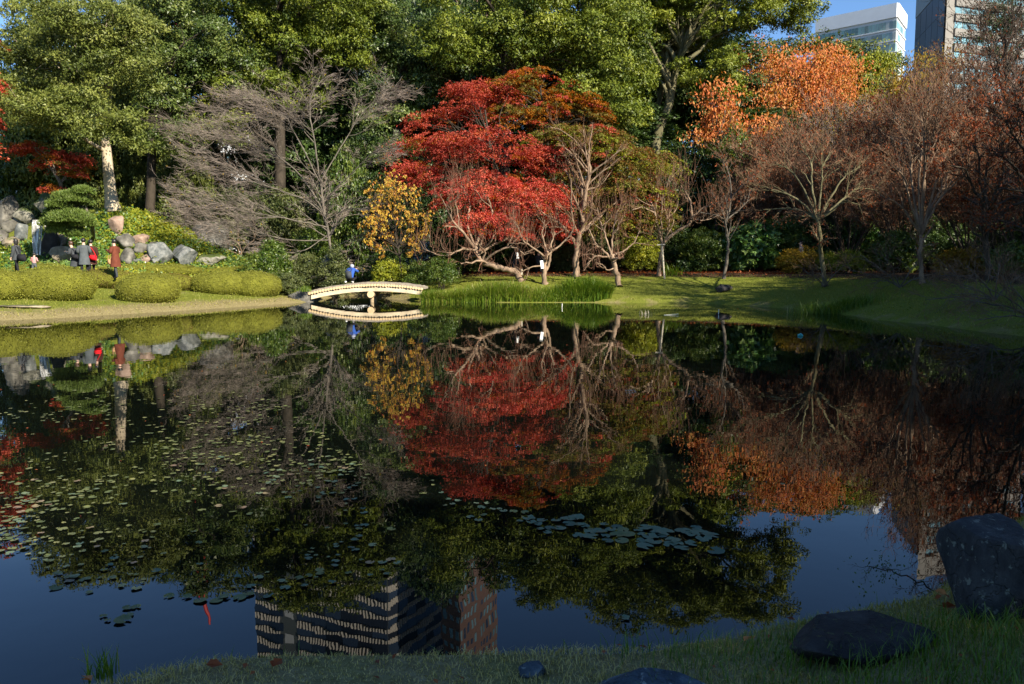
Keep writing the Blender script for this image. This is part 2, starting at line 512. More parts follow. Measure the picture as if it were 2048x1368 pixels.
# ---- skeletons, grown a whole level at a time
def grow(r, P, D, Ln, Rd, nseg, wig=0.25, trop=(0, 0, 0), tip=0.35, zig=0.0):
    B = len(P)
    pts = np.empty((B, nseg + 1, 3)); pts[:, 0] = P
    d = unit(D); st = (np.asarray(Ln) / nseg)[:, None]
    sgn = r.choice((-1.0, 1.0), (B, 1)); side = unit(np.cross(d, unit(r.normal(size=(B, 3)))))
    for i in range(nseg):
        pts[:, i + 1] = pts[:, i] + d * st
        d = unit(d + r.normal(0, wig, (B, 3)) + np.asarray(trop) + side * sgn * zig)
        sgn = -sgn
    rad = np.asarray(Rd)[:, None] * np.linspace(1, tip, nseg + 1)[None]
    return pts, rad
def sprout(r, pts, rad, k, t0=0.3, t1=1.0, ang=(0.5, 1.1), lr=(0.4, 0.7), parent_len=None, rr=0.6, flat=1.0, up=0.0, rmin=0.004):
    """k children on each branch"""
    B, n, _ = pts.shape
    idx = np.repeat(np.arange(B), k)
    t = r.uniform(t0, t1, B * k) * (n - 1)
    i = np.minimum(t.astype(int), n - 2); f = (t - i)[:, None]
    p = pts[idx, i] * (1 - f) + pts[idx, i + 1] * f
    tg = unit(pts[idx, i + 1] - pts[idx, i])
    s = unit(np.cross(tg, r.normal(size=tg.shape)))
    a = r.uniform(ang[0], ang[1], B * k)[:, None]
    d = tg * np.cos(a) + s * np.sin(a)
    d[:, 2] = d[:, 2] * flat + up
    ra = rad[idx, i] * (1 - f[:, 0]) + rad[idx, i + 1] * f[:, 0]
    pl = np.linalg.norm(np.diff(pts, axis=1), axis=-1).sum(1)[idx]
    ln = pl * r.uniform(lr[0], lr[1], B * k) * (1.15 - 0.45 * t / (n - 1))
    return p, unit(d), ln, np.maximum(ra * rr, rmin)
def sides_for(level): return (9, 7, 5, 3, 3, 3)[min(level, 5)]

def along(r, pts, per, t0=0.2, jit=0.05):
    """random points on the branches"""
    B, n, _ = pts.shape
    idx = np.repeat(np.arange(B), per)
    t = r.uniform(t0, 1, B * per) * (n - 1)
    i = np.minimum(t.astype(int), n - 2); f = (t - i)[:, None]
    p = pts[idx, i] * (1 - f) + pts[idx, i + 1] * f
    return p + r.normal(0, jit, p.shape), unit(pts[idx, i + 1] - pts[idx, i])

def limb_polys(r, root, tops, r0, n=9, sag=0.12, wob=0.05, split=0.45):
    """limbs from a trunk polyline to each top point"""
    out = []
    for tp in tops:
        k = min(len(root) - 1, int(len(root) * r.uniform(split, 1.0)))
        # leave the trunk below the height of the goal
        while k > 1 and root[k][2] > tp[2] - 0.15 * np.linalg.norm(tp - root[k]): k -= 1
        a = root[k]; d = tp - a; ln = np.linalg.norm(d)
        mid = a + d * 0.5 + np.array((0, 0, ln * sag)) + r.normal(0, ln * wob, 3)
        q1 = a + d * 0.22 + np.array((0, 0, ln * sag * 0.5)) + r.normal(0, ln * wob * 0.6, 3)
        out.append(curve([a, q1, mid, tp], n))
    return np.array(out)

def lobe_points(r, lobes, spacing, shell=0.75, zmin=-0.75, gate=0.0, gsize=1.0):
    """clump centres spread over the shells of ellipsoid lobes: (cx,cy,cz, rx,ry,rz)"""
    P, Rr = [], []
    for cx, cy_, cz, rx, ry, rz in lobes:
        area = 4 * math.pi * ((rx * ry) ** 1.6 / 3 + (rx * rz) ** 1.6 / 3 + (ry * rz) ** 1.6 / 3) ** (1 / 1.6)
        n = max(4, int(area / spacing ** 2))
        d = rand_dirs(r, n, zmin)
        rho = np.where(r.uniform(size=n) < shell, r.uniform(0.78, 1.0, n), r.uniform(0.35, 0.78, n))[:, None]
        P.append(np.array((cx, cy_, cz)) + d * rho * np.array((rx, ry, rz)))
    P = np.concatenate(P)
    if gate:                                  # ragged gaps in the crown
        nz = wave_noise(int(r.integers(1e6)), 16, 0.5 / gsize, 2.2 / gsize)(P)
        k = nz > np.quantile(nz, gate)
        P = P[k]
    return P
def px_lobe(x, y, Y, rx, ry, depth=1.0):
    c = at(x, y, Y); s = mpp(Y)
    return (c[0], c[1], c[2], rx * s, rx * s * depth, ry * s)

def floor_pt(px, Y):
    x = (px - 1024) / FPX * Y * 1.0
    return np.array((x, Y, float(ground_z(np.array([x]), np.array([Y]))[0])))
def stand(px, py, Y0):
    """ground point under the image point, searched along the ray near Y0"""
    d = ray(px, py)
    ys = np.linspace(Y0 - 8, Y0 + 8, 321)
    p = np.array((0, 0, EYE))[None] + d[None] * (ys / d[1])[:, None]
    e = p[:, 2] - ground_z(p[:, 0], p[:, 1])
    s = np.where((e[:-1] > 0) & (e[1:] <= 0))[0]
    k = s[np.argmin(np.abs(ys[s] - Y0))] if len(s) else int(np.argmin(np.abs(e)))
    q = p[k]
    q[2] = float(ground_z(q[:1], q[1:2])[0])
    return q

# ---- leaf and bark materials
LM = {}
LM['oak'] = leaf_mat('leaf_olive_green', [(0.024, 0.042, 0.009), (0.100, 0.126, 0.022), (0.20, 0.215, 0.045)], 0.18, 0.5, 0.3)
LM['camphor'] = leaf_mat('leaf_bright_green', [(0.022, 0.044, 0.006), (0.108, 0.142, 0.014), (0.245, 0.268, 0.03)], 0.18, 0.5, 0.3)
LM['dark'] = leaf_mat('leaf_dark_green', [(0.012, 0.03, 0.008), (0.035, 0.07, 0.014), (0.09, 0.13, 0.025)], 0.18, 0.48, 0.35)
LM['laurel'] = leaf_mat('leaf_deep_green', [(0.018, 0.042, 0.010), (0.072, 0.108, 0.020), (0.175, 0.20, 0.045)], 0.15, 0.45, 0.4)
LM['grey'] = leaf_mat('leaf_grey_green', [(0.03, 0.05, 0.015), (0.085, 0.105, 0.028), (0.15, 0.165, 0.05)], 0.25, 0.5, 0.4)
LM['red'] = leaf_mat('leaf_maple_red', [(0.18, 0.028, 0.022), (0.40, 0.066, 0.048), (0.48, 0.105, 0.060), (0.42, 0.16, 0.04)], 0.4, 0.6, 0.2)
LM['scarlet'] = leaf_mat('leaf_maple_scarlet', [(0.28, 0.038, 0.034), (0.54, 0.082, 0.065), (0.60, 0.15, 0.085), (0.52, 0.21, 0.06)], 0.4, 0.6, 0.2)
LM['turning'] = leaf_mat('leaf_maple_turning', [(0.21, 0.05, 0.025), (0.18, 0.10, 0.025), (0.13, 0.135, 0.022), (0.19, 0.20, 0.04)], 0.35, 0.6, 0.2)
LM['amber'] = leaf_mat('leaf_maple_amber', [(0.20, 0.045, 0.008), (0.36, 0.12, 0.012), (0.22, 0.15, 0.015)], 0.4, 0.6, 0.2)
LM['orange'] = leaf_mat('leaf_orange', [(0.30, 0.068, 0.022), (0.52, 0.155, 0.045), (0.56, 0.235, 0.07), (0.33, 0.215, 0.04)], 0.35, 0.55, 0.25)
LM['yellow'] = leaf_mat('leaf_yellow', [(0.42, 0.13, 0.03), (0.50, 0.27, 0.04), (0.55, 0.38, 0.05), (0.42, 0.36, 0.06)], 0.35, 0.5, 0.3)
LM['ochre'] = leaf_mat('leaf_ochre', [(0.16, 0.09, 0.012), (0.30, 0.19, 0.018), (0.22, 0.20, 0.02)], 0.35, 0.55, 0.25)
LM['rust'] = leaf_mat('leaf_rust', [(0.10, 0.022, 0.010), (0.24, 0.055, 0.018), (0.34, 0.12, 0.04)], 0.35, 0.6, 0.2)
LM['azalea'] = leaf_mat('leaf_clipped_azalea', [(0.10, 0.10, 0.014), (0.165, 0.172, 0.019), (0.225, 0.235, 0.027)], 0.2, 0.55, 0.3)
LM['azalea_brown'] = leaf_mat('leaf_azalea_brownish', [(0.065, 0.042, 0.016), (0.11, 0.085, 0.02), (0.15, 0.125, 0.022)], 0.2, 0.6, 0.2)
LM['shrub'] = leaf_mat('leaf_shrub_green', [(0.025, 0.06, 0.008), (0.075, 0.125, 0.015), (0.16, 0.19, 0.03)], 0.28, 0.42, 0.5)
LM['ivy'] = leaf_mat('leaf_ivy', [(0.03, 0.085, 0.018), (0.08, 0.17, 0.035), (0.19, 0.25, 0.06)], 0.25, 0.35, 0.5)
LM['lime'] = leaf_mat('leaf_lime', [(0.10, 0.13, 0.01), (0.22, 0.25, 0.02), (0.36, 0.34, 0.03)], 0.35, 0.5, 0.3)
LM['pine'] = leaf_mat('pine_needles', [(0.05, 0.09, 0.015), (0.095, 0.145, 0.025), (0.16, 0.20, 0.045)], 0.12, 0.5, 0.3)
LM['sedge'] = leaf_mat('sedge_blade', [(0.045, 0.10, 0.008), (0.11, 0.185, 0.014), (0.23, 0.27, 0.03), (0.36, 0.30, 0.12)], 0.3, 0.45, 0.4, [0, 0.45, 0.85, 1])
LM['lawn'] = leaf_mat('lawn_blade', [(0.09, 0.13, 0.012), (0.175, 0.205, 0.025), (0.26, 0.25, 0.05), (0.34, 0.28, 0.13)], 0.3, 0.6, 0.2)
LM['turf'] = leaf_mat('dry_turf_blade', [(0.11, 0.13, 0.012), (0.26, 0.23, 0.04), (0.48, 0.38, 0.12), (0.62, 0.50, 0.21)], 0.25, 0.7, 0.15)
BK = {}
BK['pale'] = bark_mat('bark_pale', (0.33, 0.27, 0.18), (0.46, 0.39, 0.28), 3.0)
BK['tan'] = bark_mat('bark_tan', (0.10, 0.068, 0.045), (0.32, 0.23, 0.155), 5.0)
BK['grey'] = bark_mat('bark_grey', (0.055, 0.048, 0.04), (0.165, 0.145, 0.115), 5.0)
BK['dark'] = bark_mat('bark_dark', (0.022, 0.018, 0.013), (0.06, 0.048, 0.035), 3.0)
BK['mossy'] = bark_mat('bark_mossy', (0.06, 0.055, 0.025), (0.17, 0.155, 0.085), 2.2)
BK['twig'] = plain_mat('twig_grey_brown', (0.205, 0.168, 0.14), 0.8, 0.2, 0.25, 2.0)
BK['browntwig'] = plain_mat('twig_red_brown', (0.165, 0.096, 0.056), 0.8, 0.2, 0.3, 2.0)
BK['shoot'] = plain_mat('shoot_red_brown', (0.16, 0.082, 0.05), 0.75, 0.25, 0.25, 2.0)
BK['darktwig'] = plain_mat('twig_dark', (0.075, 0.052, 0.038), 0.85, 0.2, 0.3, 2.0)

def tri_note(o): return o

# ---- whole trees
def evergreen(name, label, base, trunk, lobes, mat, bark='dark', r0=0.3, spacing=1.5, cr=(0.9, 1.5), per=420, leaf=0.14, col=0.5,
              seed=1, group=None, cat='tree', limbs=16, squash=0.72, zmin=-0.75, droop=0.35, sub=13, shell=0.75, gate=0.07):
    """broadleaf evergreen: trunk polyline (world points), leaf clumps over ellipsoid lobes"""
    r = np.random.default_rng(seed)
    root = empty(name, base, label, cat, group)
    tk = curve(trunk, 14)
    rad = r0 * np.linspace(1, 0.35, 14); rad[0] *= 1.35; rad[1] *= 1.1
    g = Geo(); g.add(*tubes([(tk[None], rad[None])], 10))
    g.build('trunk', BK[bark], root, True)
    cs = lobe_points(r, lobes, spacing, shell, zmin, gate, 1.6)
    sel = cs[r.permutation(len(cs))[:limbs]]
    lp = limb_polys(r, tk, sel, r0, 10)
    lrad = r0 * 0.42 * r.uniform(0.7, 1.1, len(lp))[:, None] * np.linspace(1, 0.12, 10)[None]
    polys = [(lp, lrad)]
    p, d, ln, ra = sprout(r, lp, lrad, 6, 0.35, 1.0, (0.4, 1.0), (0.2, 0.4), rr=0.5, up=0.1)
    polys2 = [grow(r, p, d, ln, ra, 4, 0.22, (0, 0, 0.05))]
    g = Geo(); g.add(*tubes(polys, 6)); g.add(*tubes(polys2, 4)); g.build('branches', BK[bark], root, True)
    g = Geo()
    g.add(*clump_leaves(r, cs, r.uniform(cr[0], cr[1], len(cs)), per, leaf, 0.5, squash, sub, col=col, droop=droop))
    g.build('crown', LM[mat], root)
    return root
def maple(name, label, base, trunk, lobes, mat, bark='dark', r0=0.18, spacing=0.75, cr=(0.5, 0.95), per=130, leaf=0.09, seed=1, group=None,
          limbs=22, thick=0.12, tone=None, extra=None, colvar=0.16, twigs=5, gate=0.3):
    r = np.random.default_rng(seed)
    root = empty(name, base, label, 'tree', group)
    tk = curve(trunk, 12); rad = r0 * np.linspace(1, 0.3, 12); rad[0] *= 1.3
    g = Geo(); g.add(*tubes([(tk[None], rad[None])], 9)); g.build('trunk', BK[bark], root, True)
    cs = lobe_points(r, lobes, spacing, 0.7, -0.6, gate, 0.8)
    sel = cs[r.permutation(len(cs))[:limbs]]
    lp = limb_polys(r, tk, sel, r0, 9, 0.08, 0.06, 0.35)
    lrad = r0 * 0.4 * r.uniform(0.7, 1.1, len(lp))[:, None] * np.linspace(1, 0.1, 9)[None]
    p, d, ln, ra = sprout(r, lp, lrad, twigs, 0.3, 1.0, (0.4, 1.0), (0.2, 0.45), rr=0.5, flat=0.5)
    tw = grow(r, p, d, ln, ra, 4, 0.2, (0, 0, -0.02))
    g = Geo(); g.add(*tubes([(lp, lrad)], 6)); g.add(*tubes([tw], 3)); g.build('branches', BK[bark], root, True)
    hd = cs - np.array((tk[-1][0], tk[-1][1], 0)); hd[:, 2] = 0
    tn = None
    if tone is not None: tn = tone(cs, r)
    mats = mat if isinstance(mat, (list, tuple)) else [mat]
    pick = extra(cs, r) if extra else np.zeros(len(cs), int)
    for i, mm in enumerate(mats):
        s = pick == i
        if not s.any(): continue
        g = Geo()
        g.add(*tier_leaves(r, cs[s], r.uniform(cr[0], cr[1], s.sum()), per, leaf, thick, 0.3, hd[s], 0.5, colvar, tone=None if tn is None else tn[s]))
        g.build('crown', LM[mm], root)
    return root
def bare(name, label, base, limbs, seed, bark='grey', twig='twig', levels=((5, 0.6), (6, 0.55), (5, 0.5)), wig=0.22, zig=0.0, flat=1.0, up=0.05,
         trop=(0, 0, 0.03), group=None, cat='tree', leaf=None, leafn=0, leafsize=0.09, ang=(0.4, 1.0), rr=0.55, rmin=0.006, shoots=None, leafcol=0.5,
         t0=0.25, droop=0.6, lmin=0.5):
    """leafless tree from hand-laid limbs: list of (points, r_start, r_end)"""
    r = np.random.default_rng(seed)
    root = empty(name, base, label, cat, group)
    g = Geo()
    start = []
    for pts, ra, rb in limbs:
        n = max(7, 4 * len(pts))
        c = curve(pts, n); c[1:] += r.normal(0, (ra * 0.14 + 0.006), c[1:].shape)
        q = np.linspace(ra, rb, n)[None] * (1 + r.normal(0, 0.05, (1, n)))
        if c[0][2] < base[2] + 0.15: q[0, 0] *= 1.4
        g.add(*tubes([(c[None], q)], 9))
        start.append((c[None], q))
    g.build('trunk', BK[bark], root, True)
    cur = start
    gg = Geo(); gt = Geo(); leaf_src = []
    for lv, (k, lr) in enumerate(levels):
        nxt = []
        for pts, rad in cur:
            kk = k if lv else max(2, int(k * np.linalg.norm(np.diff(pts[0], axis=0), axis=1).sum() / 2.2))
            p, d, ln, ra = sprout(r, pts, rad, kk, t0 if lv else 0.35, 1.0, ang, (lr * 0.6, lr * 1.2), rr=rr, flat=flat, up=up, rmin=rmin)
            if lv == 0: ln = np.clip(ln, lmin, 3.2)
            ns = (6, 5, 4, 3)[min(lv, 3)] - (1 if lv == len(levels) - 1 and lv >= 2 else 0)
            nxt.append(grow(r, p, d, ln, np.minimum(ra, 0.07), ns, wig, trop, 0.4, zig))
        # merge equal-length sets
        by = {}
        for a, q in nxt: by.setdefault(a.shape[1], []).append((a, q))
        nxt = [(np.concatenate([a for a, _ in v]), np.concatenate([q for _, q in v])) for v in by.values()]
        (gg if lv < 1 else gt).add(*tubes(nxt, 2 if lv == len(levels) - 1 and lv >= 2 else sides_for(lv + 2)))
        leaf_src = nxt if lv >= 1 else leaf_src
        cur = nxt
    if not gg.empty: gg.build('branches', BK[bark], root, True)
    if not gt.empty: gt.build('twigs', BK[twig], root, True)
    if shoots:
        k, ln0, ln1, rad0 = shoots
        gs = Geo()
        for pts, rad in start + ([cur[0]] if False else []):
            pass
        src = cur[0][0] if len(cur[0][0]) < 4000 else cur[0][0][:4000]
        p, t = along(r, src, 1, 0.5, 0.02)
        sel = r.permutation(len(p))[:k]
        p = p[sel]; m_ = len(p)
        d = unit(np.array((0, 0, 1.0)) + r.normal(0, 0.22, (m_, 3)))
        gs.add(*tubes([grow(r, p, d, r.uniform(ln0, ln1, m_), np.full(m_, rad0), 4, 0.09, (0, 0, 0.03), 0.5)], 3))
        gs.build('shoots', BK['shoot'], root, True)
    if leaf and leafn:
        src = leaf_src[0][0]
        p, t = along(r, src, 1, 0.3, 0.03)
        sel = r.permutation(len(p))[:leafn] if leafn <= len(p) else r.integers(0, len(p), leafn)
        p = p[sel] + r.normal(0, 0.03, (len(sel), 3)); m_ = len(p)
        A = unit(r.normal(0, 0.6, (m_, 3)) + np.array((0, 0, -droop)))
        Nn = unit(r.normal(size=(m_, 3)))
        L_ = leafsize * r.uniform(0.7, 1.3, m_)
        v, q = leaf_quads(p, A, Nn, L_, L_ * 0.55)
        gl = Geo(); gl.add(v, q, np.repeat(jitter_rnd(r, leafcol, 0.25, m_), 4)); gl.build('leaves', LM[leaf], root)
    return root
def shrub(name, label, c, rx, ry, rz, mat, seed, per=160, leaf=0.08, wid=0.55, spacing=0.42, col=0.5, cat='shrub', group=None, cr=(0.28, 0.45), zmin=-0.1, stems=7):
    """loose rounded shrub standing on point c"""
    r = np.random.default_rng(seed)
    c = np.asarray(c, float)
    root = empty(name, c, label, cat, group)
    lob = [(c[0], c[1], c[2] + rz * 0.45, rx * 0.85, ry * 0.85, rz * 0.62)]
    for _ in range(3):
        a = r.uniform(0, 6.28)
        lob.append((c[0] + math.cos(a) * rx * 0.4, c[1] + math.sin(a) * ry * 0.4, c[2] + rz * r.uniform(0.4, 0.62), rx * 0.55, ry * 0.55, rz * 0.42))
    cs = lobe_points(r, lob, spacing, 0.8, -0.7)
    cs[:, 2] = np.maximum(cs[:, 2], c[2] + 0.08)
    tops = cs[r.permutation(len(cs))[:stems]]
    st = np.array([curve([c + np.array((r.normal(0, rx * 0.08), r.normal(0, ry * 0.08), -0.03)), c * 0.5 + t * 0.5 + r.normal(0, 0.05, 3), t], 6) for t in tops])
    g = Geo(); g.add(*tubes([(st, np.linspace(0.022, 0.006, 6)[None].repeat(len(st), 0))], 5)); g.build('stems', BK['dark'], root, True)
    g = Geo(); g.add(*clump_leaves(r, cs, r.uniform(cr[0], cr[1], len(cs)), per, leaf, wid, 0.8, 7, 0.45, 0.25, col=col, colvar=0.2)); g.build('foliage', LM[mat], root)
    return root
# ================================================================== tall evergreens behind the pond
def trunk_pts(base, *pix):
    return [np.asarray(base, float)] + [at(*p) for p in pix]
b0 = stand(226, 424, 40)
evergreen('evergreen_tree', 'tall evergreen with pale bare trunk rising from the rockery at left', b0,
          trunk_pts(b0, (219, 365, b0[1]), (212, 290, b0[1]), (205, 200, b0[1]), (190, 90, b0[1])),
          [px_lobe(*q) for q in ((140, 60, 40, 140, 60, .8), (60, 170, 40, 75, 70, .8), (215, 150, 40, 90, 62, .8), (150, 235, 39, 110, 45, .8),
                                 (235, 275, 39, 62, 34, .8), (45, 240, 40, 45, 30, .8), (90, 105, 41, 85, 60, .8), (268, 70, 41, 55, 60, .8))],
          'oak', 'pale', 0.34, 1.25, (0.6, 1.15), 440, 0.125, 0.55, 21, squash=0.6)
def ev(px, Y, label, lobes, mat, seed, r0=0.32, bark='dark', lean=(0, 0), **kw):
    b_ = floor_pt(px, Y)
    top = max(l[1] for l in lobes); hi = min(l[1] for l in lobes)
    t = trunk_pts(b_, (px + lean[0] * 0.5, 330, Y), (px + lean[0], 150, Y), (px + lean[0] + lean[1], hi + 30, Y))
    return evergreen('evergreen_tree', label, b_, t, [px_lobe(*q) for q in lobes], mat, bark, r0, seed=seed, **kw)
ev(303, 46, 'tall evergreen with dark trunk just right of the pale trunked tree',
   ((390, 30, 46, 100, 80, .8), (350, 140, 46, 70, 70, .8), (335, 295, 45, 42, 45, .8), (430, 130, 47, 70, 60, .8), (330, 210, 46, 45, 40, .8)), 'laurel', 22, 0.3, spacing=1.45, cr=(0.7, 1.25), leaf=0.152, per=490, sub=18)
ev(560, 50, 'tall broad evergreen rising behind the grey leafless cherry',
   ((620, 5, 50, 150, 75, .8), (520, 80, 50, 110, 65, .8), (660, 100, 50, 100, 60, .8), (480, 180, 49, 85, 55, .8), (560, 180, 50, 80, 50, .8), (440, 270, 49, 60, 45, .8),
    (470, 10, 51, 90, 60, .8)), 'camphor', 23, 0.42, spacing=1.5, cr=(0.7, 1.3), leaf=0.152, per=500, sub=18)
ev(800, 51, 'dark glossy evergreen between the cherry and the red maple',
   ((745, 60, 52, 75, 90, .8), (800, 170, 51, 85, 80, .8), (770, 270, 50, 60, 75, .8), (850, 110, 51, 80, 80, .8), (720, 350, 49, 70, 60, .8), (900, 200, 52, 70, 60, .8)),
   'laurel', 24, 0.34, spacing=1.45, cr=(0.7, 1.25), leaf=0.152, per=490, sub=18, col=0.4)
ev(1010, 49, 'tall evergreen with billowing clumps above the red maple',
   ((960, 40, 49, 120, 80, .8), (1080, 10, 49, 120, 85, .8), (1200, 80, 49, 90, 80, .8), (930, 110, 48, 80, 50, .8), (1040, 100, 49, 90, 55, .8), (1210, 190, 48, 75, 75, .8), (1240, 150, 50, 60, 60, .8)),
   'camphor', 25, 0.4, spacing=1.55, cr=(0.75, 1.35), leaf=0.152, per=540, sub=18)
bb = at(1312, 285, 54)
evergreen('evergreen_tree', 'tallest evergreen with pale forked trunks beside the orange tree', (bb[0], bb[1], float(ground_z(bb[:1], bb[1:2])[0])),
          [np.array((bb[0] - 0.3, bb[1], float(ground_z(bb[:1], bb[1:2])[0]) - 0.1)), at(1312, 280, 54), at(1338, 210, 54), at(1352, 140, 54), at(1390, 20, 54)],
          [px_lobe(*q) for q in ((1330, -60, 54, 170, 75, .8), (1440, 20, 54, 110, 80, .8), (1560, 30, 54, 75, 45, .8), (1420, 130, 53, 70, 55, .8), (1480, -60, 54, 140, 70, .8),
                                 (1280, 30, 53, 80, 60, .8), (1250, 250, 51, 45, 35, .8), (1350, 60, 56, 80, 60, .8), (1440, 190, 54, 40, 30, .8), (1590, 65, 55, 30, 25, .8))],
          'camphor', 'mossy', 0.40, 1.5, (0.7, 1.25), 520, 0.15, 0.6, 26, limbs=26)
# a second and third stem of that tree's neighbour
bb = at(1290, 290, 55)
evergreen('evergreen_tree', 'slim evergreen with twisting pale trunk in front of the dark gap', (bb[0], bb[1], float(ground_z(bb[:1], bb[1:2])[0])),
          [np.array((bb[0], bb[1], float(ground_z(bb[:1], bb[1:2])[0]) - 0.1)), at(1292, 285, 55), at(1322, 190, 55), at(1330, 120, 55), at(1300, 40, 55)],
          [px_lobe(*q) for q in ((1300, 60, 56, 70, 60, .8), (1250, -20, 56, 90, 60, .8), (1160, 120, 55, 70, 60, .8))],
          'camphor', 'mossy', 0.26, 1.4, (0.7, 1.2), 360, 0.165, 0.55, 27)
_backs = {}
def copy_tree(src, label):
    o = src.copy(); COL.objects.link(o); o['label'] = label
    for ch in [c for c in bpy.data.objects if c.parent == src]:
        k = ch.copy(); k.parent = o; COL.objects.link(k)
    return o
def back_tree(mt, sd, lab):
    key = (mt, sd % 2)
    if key in _backs: return copy_tree(_backs[key], lab)
    o = evergreen('evergreen_tree', lab, (0, 0, 0), [(0, 0, -.2), (.1, 0, 2.5), (-.1, .1, 5), (0, 0, 10)],
                  [(0, 0, 9.2, 4.0, 4.0, 3.6), (1.6, 1.0, 6.2, 3.6, 3.6, 3.2), (-1.5, -1, 5.2, 3.6, 3.6, 3.0), (0.5, -1.6, 3.8, 3.4, 3.0, 2.2)], mt, 'dark', 0.3, 1.35, (0.9, 1.4), 330, 0.2, 0.5, 300 + sd, limbs=14,
                  group='evergreens standing behind the pond')
    _backs[key] = o
    return o
# darker trees further back close the gaps
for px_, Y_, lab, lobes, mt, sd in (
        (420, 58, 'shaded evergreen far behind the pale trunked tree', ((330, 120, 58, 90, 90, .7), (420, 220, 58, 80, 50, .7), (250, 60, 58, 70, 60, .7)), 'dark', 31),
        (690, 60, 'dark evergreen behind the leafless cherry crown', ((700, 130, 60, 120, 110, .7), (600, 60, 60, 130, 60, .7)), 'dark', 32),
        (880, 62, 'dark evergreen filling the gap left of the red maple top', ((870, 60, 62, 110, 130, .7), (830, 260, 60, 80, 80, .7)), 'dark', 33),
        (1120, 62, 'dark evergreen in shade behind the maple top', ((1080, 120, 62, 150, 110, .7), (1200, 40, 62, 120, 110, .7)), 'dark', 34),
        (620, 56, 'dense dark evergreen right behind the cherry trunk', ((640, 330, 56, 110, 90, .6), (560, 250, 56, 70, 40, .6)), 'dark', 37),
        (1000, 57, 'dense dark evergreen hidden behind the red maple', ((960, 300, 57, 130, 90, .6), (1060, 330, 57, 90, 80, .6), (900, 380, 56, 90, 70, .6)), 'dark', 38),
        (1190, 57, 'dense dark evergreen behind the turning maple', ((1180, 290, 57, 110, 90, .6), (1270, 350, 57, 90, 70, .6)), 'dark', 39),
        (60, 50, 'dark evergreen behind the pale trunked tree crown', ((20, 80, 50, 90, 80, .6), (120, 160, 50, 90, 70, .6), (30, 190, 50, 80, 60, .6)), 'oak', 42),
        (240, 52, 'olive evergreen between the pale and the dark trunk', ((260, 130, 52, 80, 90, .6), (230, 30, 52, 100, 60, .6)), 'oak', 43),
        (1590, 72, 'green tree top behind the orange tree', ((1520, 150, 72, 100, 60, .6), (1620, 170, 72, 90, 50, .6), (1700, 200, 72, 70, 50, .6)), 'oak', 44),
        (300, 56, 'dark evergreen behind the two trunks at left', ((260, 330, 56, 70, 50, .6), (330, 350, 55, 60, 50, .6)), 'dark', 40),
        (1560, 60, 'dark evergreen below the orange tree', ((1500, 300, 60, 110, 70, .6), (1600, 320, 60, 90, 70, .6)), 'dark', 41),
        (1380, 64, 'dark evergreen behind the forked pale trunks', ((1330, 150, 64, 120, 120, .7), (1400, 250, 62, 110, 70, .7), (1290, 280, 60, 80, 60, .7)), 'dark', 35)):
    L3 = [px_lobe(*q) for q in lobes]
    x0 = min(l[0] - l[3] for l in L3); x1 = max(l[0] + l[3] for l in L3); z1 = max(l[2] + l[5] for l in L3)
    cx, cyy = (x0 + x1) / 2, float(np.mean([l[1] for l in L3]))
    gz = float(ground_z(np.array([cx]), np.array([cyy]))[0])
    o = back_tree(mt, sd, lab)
    o.location = (cx, cyy, gz); o.rotation_euler = (0, 0, sd * 1.7); o.scale = ((x1 - x0) / 9.4, (x1 - x0) / 9.4, (z1 - gz) / 13.0)
